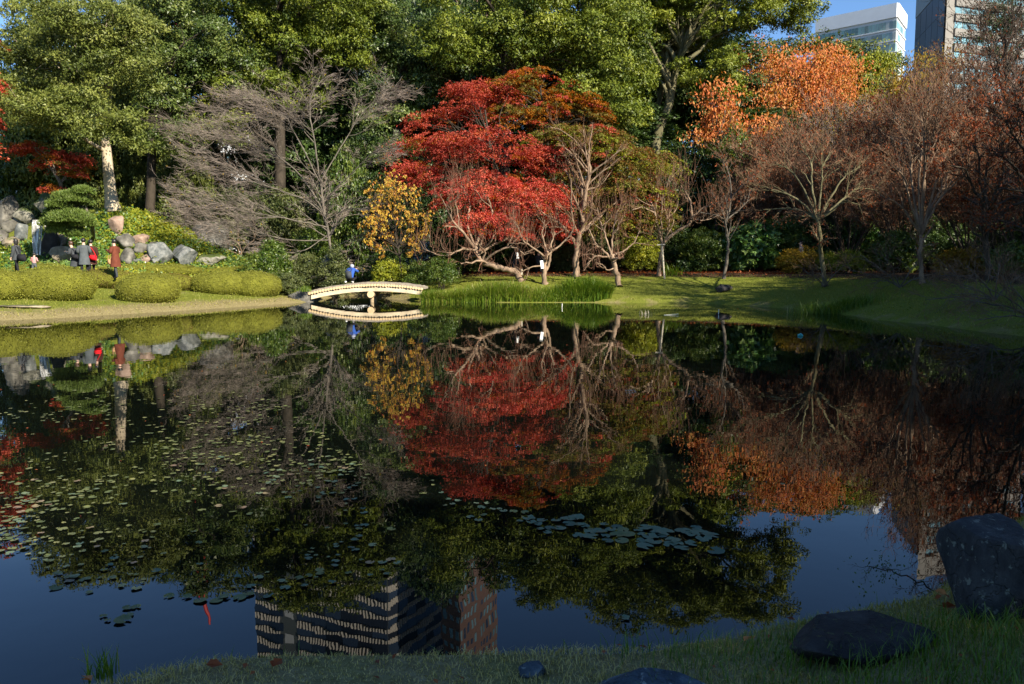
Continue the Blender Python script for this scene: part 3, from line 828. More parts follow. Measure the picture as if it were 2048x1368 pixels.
# ---- understorey: dark rounded evergreens that close the wood below the crowns
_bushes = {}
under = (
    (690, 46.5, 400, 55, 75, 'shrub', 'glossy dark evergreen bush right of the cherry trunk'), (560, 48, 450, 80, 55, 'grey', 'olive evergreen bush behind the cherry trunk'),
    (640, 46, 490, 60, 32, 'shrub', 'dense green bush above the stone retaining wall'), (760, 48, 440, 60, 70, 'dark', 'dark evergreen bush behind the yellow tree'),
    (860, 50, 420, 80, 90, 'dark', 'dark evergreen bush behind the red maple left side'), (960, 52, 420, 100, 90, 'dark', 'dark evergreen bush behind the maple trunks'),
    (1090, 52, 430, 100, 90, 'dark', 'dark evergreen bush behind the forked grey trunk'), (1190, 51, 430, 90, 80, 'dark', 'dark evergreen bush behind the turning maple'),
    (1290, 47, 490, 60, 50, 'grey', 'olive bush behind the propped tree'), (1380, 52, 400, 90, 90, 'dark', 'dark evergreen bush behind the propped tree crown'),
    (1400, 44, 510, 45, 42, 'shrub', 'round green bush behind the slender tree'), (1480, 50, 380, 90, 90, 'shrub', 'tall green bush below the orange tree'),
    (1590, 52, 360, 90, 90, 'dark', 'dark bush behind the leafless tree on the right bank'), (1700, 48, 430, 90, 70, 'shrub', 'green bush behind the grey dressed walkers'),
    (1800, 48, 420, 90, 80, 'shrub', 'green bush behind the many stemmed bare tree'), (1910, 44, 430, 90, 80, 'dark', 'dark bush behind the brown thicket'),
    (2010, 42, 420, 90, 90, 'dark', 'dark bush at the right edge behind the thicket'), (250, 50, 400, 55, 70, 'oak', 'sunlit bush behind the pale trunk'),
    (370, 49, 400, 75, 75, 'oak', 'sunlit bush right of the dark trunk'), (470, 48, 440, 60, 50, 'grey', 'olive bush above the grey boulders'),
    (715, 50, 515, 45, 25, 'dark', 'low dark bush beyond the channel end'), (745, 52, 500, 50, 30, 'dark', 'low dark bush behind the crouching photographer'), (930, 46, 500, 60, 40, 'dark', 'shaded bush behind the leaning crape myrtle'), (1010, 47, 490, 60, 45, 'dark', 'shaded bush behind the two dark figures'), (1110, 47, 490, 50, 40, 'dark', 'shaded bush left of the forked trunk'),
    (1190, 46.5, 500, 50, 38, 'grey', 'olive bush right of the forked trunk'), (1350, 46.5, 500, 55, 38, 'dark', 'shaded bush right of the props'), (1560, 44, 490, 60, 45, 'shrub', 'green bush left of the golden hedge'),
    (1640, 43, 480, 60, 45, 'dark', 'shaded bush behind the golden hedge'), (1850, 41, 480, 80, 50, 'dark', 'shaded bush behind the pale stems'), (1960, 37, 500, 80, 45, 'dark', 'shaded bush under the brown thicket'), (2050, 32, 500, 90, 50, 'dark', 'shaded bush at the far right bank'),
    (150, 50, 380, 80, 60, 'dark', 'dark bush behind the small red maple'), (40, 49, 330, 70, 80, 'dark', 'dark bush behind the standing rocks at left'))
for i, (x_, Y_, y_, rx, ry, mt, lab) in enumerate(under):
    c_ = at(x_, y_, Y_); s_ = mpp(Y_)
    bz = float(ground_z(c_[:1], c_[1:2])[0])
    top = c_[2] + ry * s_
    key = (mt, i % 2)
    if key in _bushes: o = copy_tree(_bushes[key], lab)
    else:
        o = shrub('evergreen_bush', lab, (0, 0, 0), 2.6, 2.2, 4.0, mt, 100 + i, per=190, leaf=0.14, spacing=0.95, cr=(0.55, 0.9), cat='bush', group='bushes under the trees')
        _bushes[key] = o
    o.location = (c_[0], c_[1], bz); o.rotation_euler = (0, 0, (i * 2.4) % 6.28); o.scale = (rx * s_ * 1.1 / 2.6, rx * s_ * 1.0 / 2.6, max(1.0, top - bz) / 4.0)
# ================================================================== maples, leafless trees and autumn trees
# ---- red maple behind the gnarled trees
b_ = stand(1052, 540, 43)
def red_tone(cs, r):
    return np.clip(0.42 + r.normal(0, 0.13, len(cs)), 0, 1)
mY = 43
maple('maple_tree', 'large red maple glowing behind the gnarled leafless trees', b_,
      [b_, at(1045, 480, mY), at(1020, 400, mY), at(985, 320, mY), at(970, 220, mY)],
      [px_lobe(*q) for q in ((865, 302, 43, 80, 38, .8), (985, 292, 42, 95, 50, .8), (850, 355, 43, 58, 34, .8), (960, 385, 42, 100, 50, .8), (1060, 408, 41.0, 75, 56, .8), (985, 450, 40.6, 80, 34, .8), (1090, 455, 40.4, 55, 32, .8), (815, 335, 43, 30, 16, .8), (1120, 400, 41, 35, 22, .8),
                             (862, 240, 43.5, 42, 30, .8), (930, 228, 44, 60, 30, .8), (985, 188, 45, 70, 28, .8), (1085, 325, 43, 50, 38, .8), (930, 180, 45, 40, 14, .8), (1040, 250, 44, 60, 16, .8))],
      ['red', 'scarlet', 'amber'], 'dark', 0.15, 0.52, (0.35, 0.8), 105, 0.08, 41, limbs=44, thick=0.13, tone=red_tone, gate=0.27,
      extra=lambda cs, r: np.where(r.uniform(size=len(cs)) < 0.07, 2, np.where(cs[:, 2] < at(1000, 350, 42)[2] + r.normal(0, 0.8, len(cs)), 1, 0)))
b_ = floor_pt(1115, 47)
maple('maple_tree', 'amber and dark green maple crown rising above the red maple', b_,
      [b_, at(1110, 400, 47), at(1090, 250, 47), at(1080, 170, 47)],
      [px_lobe(*q) for q in ((1075, 175, 47, 95, 38, .8), (1130, 215, 46.5, 85, 35, .8), (1030, 230, 46, 60, 35, .8), (1010, 165, 47, 40, 22, .8))],
      ['amber', 'turning', 'red'], 'dark', 0.14, 0.62, (0.42, 0.8), 150, 0.10, 42, limbs=22, extra=lambda cs, r: r.choice(3, len(cs), p=(0.5, 0.35, 0.15)))
b_ = floor_pt(1225, 43)
maple('maple_tree', 'half turned maple with flat green and dull red layers', b_,
      [b_, at(1220, 470, 43), at(1215, 380, 43), at(1200, 290, 43)],
      [px_lobe(*q) for q in ((1180, 285, 43, 85, 38, .8), (1245, 330, 42, 80, 45, .8), (1270, 400, 41.5, 75, 45, .8), (1170, 370, 43, 70, 50, .8), (1100, 280, 44, 60, 30, .8), (1310, 330, 44, 45, 35, .8), (1230, 450, 41.2, 60, 30, .8), (1295, 435, 41, 60, 30, .8), (1195, 415, 41.5, 55, 36, .8), (1255, 375, 41, 60, 30, .8))],
      ['turning', 'lime', 'red'], 'dark', 0.13, 0.58, (0.4, 0.8), 120, 0.10, 43, limbs=26, thick=0.08, extra=lambda cs, r: r.choice(3, len(cs), p=(0.74, 0.20, 0.06)), colvar=0.25, gate=0.08)
# ---- maples at the left
b_ = stand(128, 405, 41)
maple('maple_tree', 'small maple with orange red tips left of the pale trunk', b_,
      [b_, at(122, 370, 41), at(108, 345, 41), at(85, 310, 41)],
      [px_lobe(*q) for q in ((60, 295, 41, 40, 14, .9), (105, 325, 41, 55, 18, .9), (140, 315, 41.5, 30, 16, .9), (75, 352, 40.5, 28, 9, .9), (110, 375, 41, 22, 8, .9), (150, 345, 41, 18, 12, .9))],
      ['red', 'amber', 'turning'], 'grey', 0.12, 0.5, (0.35, 0.6), 120, 0.09, 44, limbs=14, extra=lambda cs, r: r.choice(3, len(cs), p=(0.6, 0.2, 0.2)))
b_ = floor_pt(-70, 38)
maple('maple_tree', 'tall red maple partly cut off by the left picture edge', b_,
      [b_, at(-60, 330, 38), at(-50, 200, 38), at(-45, 90, 38)],
      [px_lobe(*q) for q in ((-75, 90, 38, 70, 30, .8), (-70, 150, 38, 68, 32, .8), (-65, 225, 38, 62, 32, .8), (-75, 285, 38, 55, 25, .8))],
      ['scarlet', 'red', 'turning'], 'dark', 0.16, 0.6, (0.4, 0.8), 150, 0.10, 45, limbs=18, extra=lambda cs, r: r.choice(3, len(cs), p=(0.4, 0.4, 0.2)))

# ---- the wide grey cherry by the bridge
b_ = floor_pt(672, 43.0); cY = b_[1]
limbs = [([b_, at(662, 500, cY), at(650, 430, cY), at(640, 360, cY)], 0.093, 0.059),
         ([at(640, 360, cY), at(628, 280, cY - .5), at(620, 210, cY - .3), at(640, 150, cY)], 0.046, 0.017),
         ([at(650, 430, cY), at(600, 395, cY - 1), at(500, 360, cY - 1.6), at(400, 300, cY - 2)], 0.046, 0.012),
         ([at(648, 420, cY), at(590, 340, cY + .6), at(500, 285, cY + 1), at(385, 270, cY + 1.4)], 0.046, 0.012),
         ([at(640, 365, cY), at(590, 270, cY - 1), at(560, 230, cY - 1.5), at(470, 255, cY - 2)], 0.040, 0.012),
         ([at(655, 455, cY), at(590, 440, cY - 1.5), at(480, 420, cY - 2.2), at(375, 385, cY - 2.8)], 0.042, 0.012),
         ([at(660, 480, cY), at(580, 480, cY - 1.4), at(480, 455, cY - 2.4), at(390, 430, cY - 3)], 0.038, 0.012),
         ([at(640, 365, cY), at(690, 280, cY + .6), at(730, 220, cY + 1), at(770, 185, cY + 1.3)], 0.035, 0.011),
         ([at(648, 400, cY), at(700, 350, cY - .8), at(740, 310, cY - 1.2), at(760, 300, cY - 1.6)], 0.032, 0.011),
         ([at(652, 440, cY), at(690, 420, cY - .8), at(725, 420, cY - 1.3), at(745, 450, cY - 1.6)], 0.028, 0.011),
         ([at(628, 285, cY), at(560, 210, cY + .5), at(500, 195, cY + .9), at(440, 215, cY + 1)], 0.028, 0.009),
         ([at(660, 500, cY), at(700, 480, cY - .8), at(720, 490, cY - 1.2), at(715, 530, cY - 1.4)], 0.023, 0.009),
         ([at(655, 470, cY), at(610, 500, cY - 1.2), at(560, 505, cY - 1.8), at(520, 500, cY - 2.2)], 0.028, 0.009)]
bare('cherry_tree', 'wide spreading grey leafless cherry behind the footbridge', b_, limbs, 51, 'grey', 'twig', ((10, 0.40), (9, 0.48), (7, 0.5)), wig=0.14, flat=0.5, up=0.03,
     trop=(0, 0, 0.03), ang=(0.3, 0.8), rr=0.5, rmin=0.0055, leaf='ochre', leafn=500)
# ---- low bare shrub on the boulders
b_ = stand(478, 520, 37)
bare('bare_shrub', 'low leafless shrub arching over the grey boulders', b_,
     [([b_, at(482, 500, b_[1]), at(470, 480, b_[1]), at(440, 470, b_[1] - .4)], 0.035, 0.012), ([b_, at(475, 495, b_[1]), at(445, 485, b_[1] - .5), at(400, 470, b_[1] - .6)], 0.03, 0.01),
      ([b_, at(490, 495, b_[1]), at(510, 475, b_[1]), at(500, 455, b_[1])], 0.03, 0.01), ([b_, at(470, 505, b_[1] - .3), at(440, 505, b_[1] - .7), at(410, 500, b_[1] - .8)], 0.025, 0.01)],
     52, 'tan', 'twig', ((9, 0.7), (6, 0.6), (4, 0.5)), wig=0.14, up=0.1, rmin=0.006, cat='shrub')
# ---- little tree with big yellow leaves
b_ = floor_pt(802, 40.6)
yl = [([b_, at(800, 520, b_[1]), at(795, 490, b_[1]), at(790, 450, b_[1])], 0.06, 0.03)]
for e in ((735, 450), (748, 430), (770, 385), (795, 370), (815, 395), (840, 425), (850, 455), (775, 480), (765, 500), (810, 500), (830, 490), (745, 480)):
    yl.append(([at(797, 495, b_[1]), at((797 + e[0]) / 2 + rng.uniform(-6, 6), (495 + e[1]) / 2 - 8, b_[1]), at(e[0], e[1], b_[1] + rng.uniform(-1, 1))], 0.025, 0.008))
bare('yellow_tree', 'small tree with large yellow and orange leaves beside the bridge', b_, yl, 53, 'dark', 'browntwig', ((9, 0.5), (7, 0.5)), wig=0.15, rmin=0.005,
     leaf='yellow', leafn=3400, leafsize=0.12, droop=1.2)

# ---- gnarled crape myrtles on the lawn
def myrtle(label, base_px, Y, limbs_px, seed, k=((6, 0.5), (4, 0.55), (3, 0.6)), shoots=(120, 0.5, 1.3, 0.006), r0=0.14, **kw):
    b_ = stand(*base_px, Y); y0 = b_[1]
    lm = []
    for i, (pts, ra, rb) in enumerate(limbs_px):
        q = [at(p[0], p[1], y0 + (p[2] if len(p) > 2 else 0)) for p in pts]
        if i == 0: q = [b_] + q
        lm.append((q, ra, rb))
    return bare('crape_myrtle', label, b_, lm, seed, 'tan', 'shoot', k, wig=0.24, zig=0.38, flat=0.9, up=0.12, trop=(0, 0, 0.06), ang=(0.5, 1.1), rr=0.62, rmin=0.007, shoots=shoots, **kw)
myrtle('crape myrtle with trunk leaning low to the left over the sedge', (1042, 562), 39,
       [(((1030, 545), (1000, 535), (970, 527), (955, 512), (948, 492)), 0.16, 0.10), (((948, 495), (930, 470, -.3), (905, 440, -.6), (885, 400, -.8)), 0.085, 0.03),
        (((948, 495), (965, 460, .4), (985, 430, .6), (975, 390, .8)), 0.085, 0.03), (((950, 500), (920, 500, -.4), (890, 512, -.8), (850, 500, -1)), 0.06, 0.02),
        (((955, 512), (985, 490, .4), (1010, 480, .5), (1040, 455, .6)), 0.07, 0.025), (((965, 525), (1000, 500, -.4), (1030, 495, -.6), (1050, 510, -.8)), 0.06, 0.02),
        (((950, 495), (935, 445, .5), (940, 405, .9), (920, 370, 1.1)), 0.07, 0.02)], 61, shoots=(330, 0.6, 1.7, 0.0065))
myrtle('short stout crape myrtle with two stems behind the sedge', (1090, 568), 38.5,
       [(((1088, 545), (1090, 525), (1095, 505)), 0.13, 0.08), (((1088, 548), (1100, 520, .2), (1102, 490, .2), (1110, 465, .3)), 0.08, 0.03),
        (((1092, 515), (1065, 495, -.4), (1045, 480, -.5), (1035, 450, -.6)), 0.05, 0.02), (((1095, 510), (1120, 490, .2), (1140, 470, .3), (1150, 450, .5)), 0.05, 0.02),
        (((1090, 530), (1060, 535, -.3), (1040, 545, -.3), (1030, 535, -.3)), 0.04, 0.015), (((1095, 505), (1085, 470, .3), (1090, 440, .4)), 0.05, 0.02)], 62, shoots=(90, 0.4, 1.0, 0.006))
myrtle('leaning crape myrtle standing free on the sunlit lawn', (1238, 574), 39,
       [(((1232, 545), (1226, 520), (1222, 512)), 0.14, 0.11), (((1224, 520), (1205, 500, -.2), (1190, 485, -.3), (1180, 460, -.3)), 0.07, 0.03),
        (((1222, 515), (1225, 480, .3), (1228, 450, .4), (1235, 420, .5)), 0.06, 0.02), (((1226, 520), (1250, 500, .3), (1268, 485, .4), (1280, 460, .5)), 0.05, 0.02),
        (((1222, 515), (1195, 512, -.4), (1182, 520, -.5), (1172, 532, -.6)), 0.05, 0.02), (((1230, 535), (1215, 540, -.3), (1205, 530, -.4), (1190, 525, -.5)), 0.035, 0.012),
        (((1224, 512), (1212, 475, .2), (1200, 440, .3), (1195, 415, .3)), 0.05, 0.02)], 63, shoots=(160, 0.6, 1.5, 0.006))
b_ = stand(1153, 553, 41.5); y0 = b_[1]
bare('forked_tree', 'leafless grey tree with forked trunk on the lawn edge', b_,
     [([b_, at(1152, 520, y0), at(1156, 488, y0), at(1164, 450, y0), at(1168, 400, y0), at(1178, 350, y0), at(1176, 310, y0)], 0.19, 0.06),
      ([at(1155, 495, y0), at(1140, 470, y0), at(1125, 452, y0 - .3), at(1105, 438, y0 - .5)], 0.11, 0.05), ([at(1105, 438, y0 - .5), at(1085, 425, y0 - .6), at(1065, 400, y0 - .8)], 0.05, 0.02),
      ([at(1176, 345, y0), at(1150, 315, y0 - .4), at(1125, 290, y0 - .6)], 0.05, 0.02), ([at(1176, 350, y0), at(1210, 325, y0 - .3), at(1240, 300, y0 - .5)], 0.05, 0.02),
      ([at(1172, 380, y0), at(1200, 370, y0 + .4), at(1225, 340, y0 + .6)], 0.04, 0.02), ([at(1170, 385, y0), at(1145, 365, y0 + .4), at(1130, 340, y0 + .6)], 0.04, 0.02)],
     64, 'tan', 'browntwig', ((6, 0.5), (6, 0.55), (5, 0.5)), wig=0.16, up=0.2, ang=(0.3, 0.85), rmin=0.007)
# propped tree (the props are poles of their own)
b_ = stand(1318, 552, 41); y0 = b_[1]
bare('propped_tree', 'gnarled leafless tree held up by wooden props', b_,
     [([b_, at(1320, 520, y0), at(1326, 490, y0), at(1318, 465, y0), at(1308, 420, y0), at(1298, 395, y0)], 0.10, 0.04), ([at(1324, 488, y0), at(1345, 468, y0), at(1375, 452, y0 - .2), at(1385, 435, y0 - .3)], 0.09, 0.05),
      ([at(1385, 435, y0 - .3), at(1400, 420, y0 - .4), at(1420, 410, y0 - .6)], 0.05, 0.02), ([at(1385, 437, y0 - .3), at(1380, 400, y0), at(1360, 370, y0 + .3)], 0.05, 0.02),
      ([at(1345, 468, y0), at(1335, 440, y0 + .3), at(1328, 400, y0 + .4), at(1340, 350, y0 + .5)], 0.045, 0.02), ([at(1308, 425, y0), at(1285, 415, y0 - .4), at(1265, 420, y0 - .6)], 0.04, 0.015),
      ([at(1383, 438, y0 - .3), at(1410, 440, y0), at(1440, 430, y0 + .2)], 0.035, 0.015)],
     65, 'tan', 'browntwig', ((7, 0.5), (5, 0.55), (4, 0.55)), wig=0.22, zig=0.25, up=0.15, rmin=0.007, shoots=(170, 0.6, 1.6, 0.006))
b_ = stand(1447, 557, 40); y0 = b_[1]
bare('slender_tree', 'slender leafless tree with curved pale stem and a few red leaves', b_,
     [([b_, at(1452, 530, y0), at(1456, 500, y0), at(1453, 465, y0), at(1452, 440, y0), at(1460, 420, y0)], 0.085, 0.045), ([at(1455, 438, y0), at(1478, 420, y0), at(1495, 400, y0), at(1500, 375, y0)], 0.04, 0.015),
      ([at(1455, 435, y0), at(1440, 410, y0 + .3), at(1420, 380, y0 + .5)], 0.035, 0.012), ([at(1458, 425, y0), at(1462, 390, y0), at(1458, 350, y0), at(1445, 320, y0)], 0.04, 0.012),
      ([at(1460, 400, y0), at(1485, 370, y0 - .4), at(1520, 345, y0 - .6)], 0.03, 0.012), ([at(1452, 440, y0), at(1430, 430, y0 - .4), at(1400, 425, y0 - .6)], 0.03, 0.012)],
     66, 'grey', 'browntwig', ((8, 0.5), (6, 0.55), (5, 0.5)), wig=0.17, up=0.18, rmin=0.006, leaf='rust', leafn=180, leafsize=0.13)

# ---- leafless and nearly leafless trees on the right bank
def fan(seed, base, Y, fork, tips, r0, rt=0.018, mid=0.12):
    r = np.random.default_rng(seed)
    out = [([base, (base + at(*fork, Y)) / 2 + r.normal(0, 0.05, 3), at(*fork, Y)], r0, r0 * 0.7)]
    f = at(*fork, Y)
    for tx, ty in tips:
        t = at(tx, ty, Y + r.uniform(-1.6, 1.6))
        m1 = f * 0.66 + t * 0.34 + np.array((0, 0, mid * np.linalg.norm(t - f))) + r.normal(0, 0.08, 3)
        m2 = f * 0.33 + t * 0.67 + np.array((0, 0, mid * 0.9 * np.linalg.norm(t - f))) + r.normal(0, 0.12, 3)
        out.append(([f, m1, m2, t], r0 * 0.5, rt))
    return out
b_ = stand(1650, 572, 35)
bare('bare_tree', 'leafless tree with crooked trunk beside the dark sedge', b_,
     fan(71, b_, b_[1], (1636, 440), ((1510, 370), (1550, 325), (1600, 300), (1660, 305), (1720, 335), (1755, 380), (1530, 420), (1720, 410)), 0.105),
     71, 'mossy', 'browntwig', ((7, 0.5), (7, 0.5), (6, 0.5)), wig=0.2, zig=0.1, up=0.12, rmin=0.007, leaf='rust', leafn=700, leafsize=0.10)
b_ = stand(1845, 566, 31)
bare('bare_tree', 'many stemmed pale barked leafless tree on the right bank', b_,
     fan(72, b_, b_[1], (1842, 470), ((1780, 330), (1800, 260), (1840, 220), (1880, 210), (1920, 250), (1950, 320), (1760, 390), (1900, 340), (1860, 200)), 0.095),
     72, 'tan', 'browntwig', ((7, 0.5), (7, 0.5), (6, 0.5)), wig=0.17, up=0.2, rmin=0.006, ang=(0.3, 0.85), leaf='rust', leafn=900, leafsize=0.085)
for i, (bx, Y_, fk, tips, lab, tw, lf, ln_) in enumerate((
        (1700, 45, (1705, 330), ((1620, 270), (1660, 240), (1710, 225), (1760, 230), (1800, 260), (1820, 300)), 'grey brown leafless tree below the office towers', 'twig', 'ochre', 2200),
        (1780, 40, (1790, 330), ((1700, 280), (1740, 240), (1790, 215), (1840, 220), (1880, 250), (1730, 320)), 'russet twiggy tree in front of the orange tree', 'browntwig', 'rust', 4200),
        (1930, 38, (1930, 330), ((1850, 220), (1890, 170), (1930, 140), (1980, 140), (2030, 160), (1860, 280), (2020, 240)), 'tall leafless tree in front of the grey office block', 'browntwig', 'rust', 3200),
        (2020, 34, (2015, 300), ((1930, 130), (1960, 60), (2010, 20), (2060, 40), (2090, 120), (1940, 220), (2080, 230)), 'tall dark leafless tree at the upper right edge', 'darktwig', 'rust', 900),
        (1975, 28, (1975, 420), ((1900, 330), (1930, 270), (1980, 230), (2030, 250), (2070, 310), (1910, 400), (2060, 400)), 'dense brown thicket tree at the right edge', 'browntwig', 'rust', 4200),
        (2080, 24, (2075, 400), ((1980, 300), (2010, 240), (2060, 200), (2110, 230), (1985, 380), (2000, 440)), 'dark twiggy tree cut off by the right edge', 'darktwig', 'rust', 1200))):
    b_ = floor_pt(bx, Y_)
    bare('bare_tree', lab, b_, fan(80 + i, b_, Y_, fk, tips, 0.10, mid=0.08), 80 + i, 'grey' if tw == 'twig' else 'dark', tw, ((8, 0.55), (7, 0.5), (5, 0.5)), wig=0.2, up=0.15,
         rmin=0.0095, ang=(0.35, 0.95), leaf=lf, leafn=ln_, leafsize=0.09)
# thickets: dense russet twig growth, one shape copied with its parts
tips = []
r_ = np.random.default_rng(123)
for k in range(13):
    a = k * 2.399; q = 0.5 + 1.5 * math.sqrt((k + .5) / 13)
    tips.append(([np.array((0.05 * math.cos(a), 0.05 * math.sin(a), -0.05)), np.array((q * .35 * math.cos(a), q * .35 * math.sin(a), 1.3)), np.array((q * .8 * math.cos(a), q * .8 * math.sin(a), 2.6)), np.array((q * math.cos(a), q * math.sin(a), 3.6 + r_.uniform(-.5, .6)))], 0.04, 0.012))
spots = ((1530, 46.5, 330, 'thicket left of the crooked tree'), (1590, 45.5, 320, 'thicket above the golden hedge'),
         (1690, 41, 300, 'thicket right of the crooked tree'), (1800, 38, 330, 'thicket behind the many stemmed tree'),
         (1935, 34, 300, 'thicket in the shade near the right edge'), (1995, 32, 280, 'thicket at the right edge above the dark bush'), (2045, 30, 300, 'thicket cut by the right picture edge'), (1560, 47, 270, 'thicket under the middle of the orange tree'),
         (1640, 50, 250, 'thicket under the right part of the orange tree'), (1860, 43, 215, 'tall thicket below the grey office block'), (1960, 41, 190, 'tall thicket under the dark evergreen crown'), (1720, 47, 215, 'tall thicket below the white office building'))
thick = None
for k, (px_, Y_, yt, lab) in enumerate(spots):
    b_ = floor_pt(px_, Y_)
    if thick is None:
        thick = bare('thicket', 'dense russet ' + lab, np.zeros(3), tips, 124, 'dark', 'browntwig', ((8, 0.42), (7, 0.5), (6, 0.5)), wig=0.2, up=0.12, rmin=0.0085, ang=(0.3, 0.9), leaf='rust', leafn=2600, leafsize=0.085, group='russet thickets on the right bank', cat='thicket')
        o = thick
    else: o = copy_tree(thick, 'dense russet ' + lab)
    h = at(px_, yt, Y_)[2] - b_[2]
    o.location = tuple(b_); o.rotation_euler = (0, 0, k * 1.3); o.scale = (max(0.8, h / 5.2), max(0.8, h / 5.2), h / 4.6)
# low sprawling branches over the water on the right
for i, (bx, by, Y_, tips, lab) in enumerate((
        (1800, 575, 29, ((1700, 540), (1720, 510), (1760, 500), (1850, 510), (1880, 545), (1740, 560)), 'low leafless bush in front of the many stemmed tree'),
        (1990, 600, 24, ((1880, 560), (1900, 590), (1930, 530), (2000, 520), (2060, 540), (1930, 610), (1850, 600)), 'sprawling leafless bush reaching over the pond at right'),
        (1650, 574, 34, ((1610, 545), (1640, 535), (1690, 530), (1620, 560)), 'small stunted bush at the foot of the crooked tree'),
        (2070, 640, 19, ((1940, 600), (1960, 570), (2000, 550), (2060, 560), (1950, 640), (1990, 620)), 'dark leafless bush on the shaded bank at the right edge'))):
    b_ = stand(bx, by, Y_)
    lm = [([b_, b_ * 0.6 + at(tx, ty, b_[1] - .5) * 0.4 + np.array((0, 0, 0.12)), at(tx, ty, b_[1] + rng.uniform(-1.2, .6))], 0.03, 0.009) for tx, ty in tips]
    bare('bare_bush', lab, b_, lm, 90 + i, 'grey', 'browntwig', ((9, 0.6), (6, 0.55), (4, 0.5)), wig=0.17, zig=0.1, up=0.08, rmin=0.005, cat='bush')
# ---- orange tree, yellow trees and dark tops under the office towers
def leafy(name, label, base, trunk, lobes, mat, seed, gate=0.0, n_limb=40, per=6, leafn=26, leafsize=0.17, spacing=0.9, bark='grey', r0=0.2, drp=1.0, cat='tree', cl=0.35):
    """open crown: visible branches with hanging bunches of leaves"""
    r = np.random.default_rng(seed)
    root = empty(name, base, label, cat)
    tk = curve(trunk, 10); g = Geo(); g.add(*tubes([(tk[None], (r0 * np.linspace(1.2, 0.35, 10))[None])], 8)); g.build('trunk', BK[bark], root, True)
    cs = lobe_points(r, lobes, spacing, 0.75, -0.7, gate, 1.2)
    sel = cs[r.permutation(len(cs))[:n_limb]]
    lp = limb_polys(r, tk, sel, r0, 9, 0.1, 0.07, 0.35)
    lrad = r0 * 0.35 * np.ones((len(lp), 1)) * np.linspace(1, 0.12, 9)[None]
    p, d, ln, ra = sprout(r, lp, lrad, per, 0.3, 1, (0.4, 1.0), (0.2, 0.45), rr=0.5, rmin=0.012)
    tw = grow(r, p, d, ln, ra, 5, 0.22, (0, 0, 0.02))
    g = Geo(); g.add(*tubes([(lp, lrad)], 5)); g.add(*tubes([tw], 3)); g.build('branches', BK[bark], root, True)
    ends = np.concatenate([tw[0][:, -1], cs])
    m_ = len(ends) * leafn
    C = np.repeat(ends, leafn, 0) + r.normal(0, cl, (m_, 3)) * np.array((1, 1, 0.7))
    A = unit(r.normal(0, 0.5, (m_, 3)) + np.array((0, 0, -drp)))
    Nn = unit(r.normal(0, 0.7, (m_, 3)) + np.array((0.3, -0.7, 0.35)))
    L_ = leafsize * r.uniform(0.65, 1.3, m_)
    tone = np.repeat(np.clip(0.5 + r.normal(0, 0.18, len(ends)), 0, 1), leafn)
    v, q = leaf_quads(C, A, Nn, L_, L_ * 0.5)
    g = Geo(); g.add(v, q, np.repeat(np.clip(tone + r.normal(0, 0.16, m_), 0, 1), 4)); g.build('crown', LM[mat], root)
    return root
b_ = floor_pt(1600, 62)
leafy('orange_tree', 'broad tree with orange autumn leaves below the white office building', b_, [b_, at(1600, 350, 62), at(1590, 250, 62), at(1600, 150, 62)],
      [px_lobe(*q) for q in ((1590, 165, 62, 95, 45, .8), (1680, 160, 62, 55, 38, .8), (1510, 120, 62, 55, 32, .8), (1630, 122, 62, 65, 34, .8), (1550, 215, 61, 100, 38, .8), (1680, 210, 61, 65, 35, .8), (1470, 180, 61, 45, 40, .8), (1600, 260, 60, 90, 30, .8))],
      'orange', 55, spacing=0.85, leafn=18, leafsize=0.21, r0=0.26, cl=0.42, n_limb=60, per=7)
b_ = floor_pt(1430, 50)
leafy('orange_tree', 'sparse orange leaved branches beside the pale forked trunks', b_, [b_, at(1435, 380, 50), at(1440, 300, 50), at(1450, 220, 50)],
      [px_lobe(*q) for q in ((1440, 190, 50, 38, 32, .8), (1455, 235, 50, 40, 28, .8), (1395, 265, 50, 26, 16, .8), (1520, 260, 50, 45, 28, .8))],
      'orange', 56, n_limb=20, per=4, spacing=0.8, leafn=18, leafsize=0.22, r0=0.13)
b_ = floor_pt(1750, 66)
leafy('yellow_green_tree', 'yellow green tree top in front of the white office building', b_, [b_, at(1750, 300, 66), at(1750, 200, 66), at(1750, 120, 66)],
      [px_lobe(*q) for q in ((1740, 128, 66, 24, 18, .8), (1768, 118, 66, 18, 9, .8))], 'lime', 57, n_limb=14, per=4, spacing=0.8, leafn=40, leafsize=0.22, r0=0.15)
b_ = floor_pt(1745, 68)
evergreen('evergreen_tree', 'dark evergreen tip against the white office building', b_, [b_, at(1745, 300, 68), at(1745, 180, 68), at(1748, 100, 68)],
          [px_lobe(*q) for q in ((1750, 108, 68, 18, 16, .8), (1790, 122, 68, 18, 12, .8), (1760, 165, 68, 40, 36, .8))], 'dark', 'dark', 0.2, 1.2, (0.6, 0.9), 220, 0.16, 0.4, 58, limbs=8)
b_ = floor_pt(1815, 58)
leafy('ochre_tree', 'golden brown tree below the dark glass tower', b_, [b_, at(1815, 300, 58), at(1815, 220, 58), at(1815, 150, 58)],
      [px_lobe(*q) for q in ((1805, 155, 58, 45, 24, .8), (1770, 185, 58, 50, 26, .8), (1850, 160, 58, 40, 22, .8), (1840, 115, 58, 16, 18, .8), (1895, 125, 58, 40, 22, .8))],
      'ochre', 59, n_limb=26, per=6, spacing=0.95, leafn=14, leafsize=0.2, r0=0.16, bark='grey')
b_ = floor_pt(1870, 50)
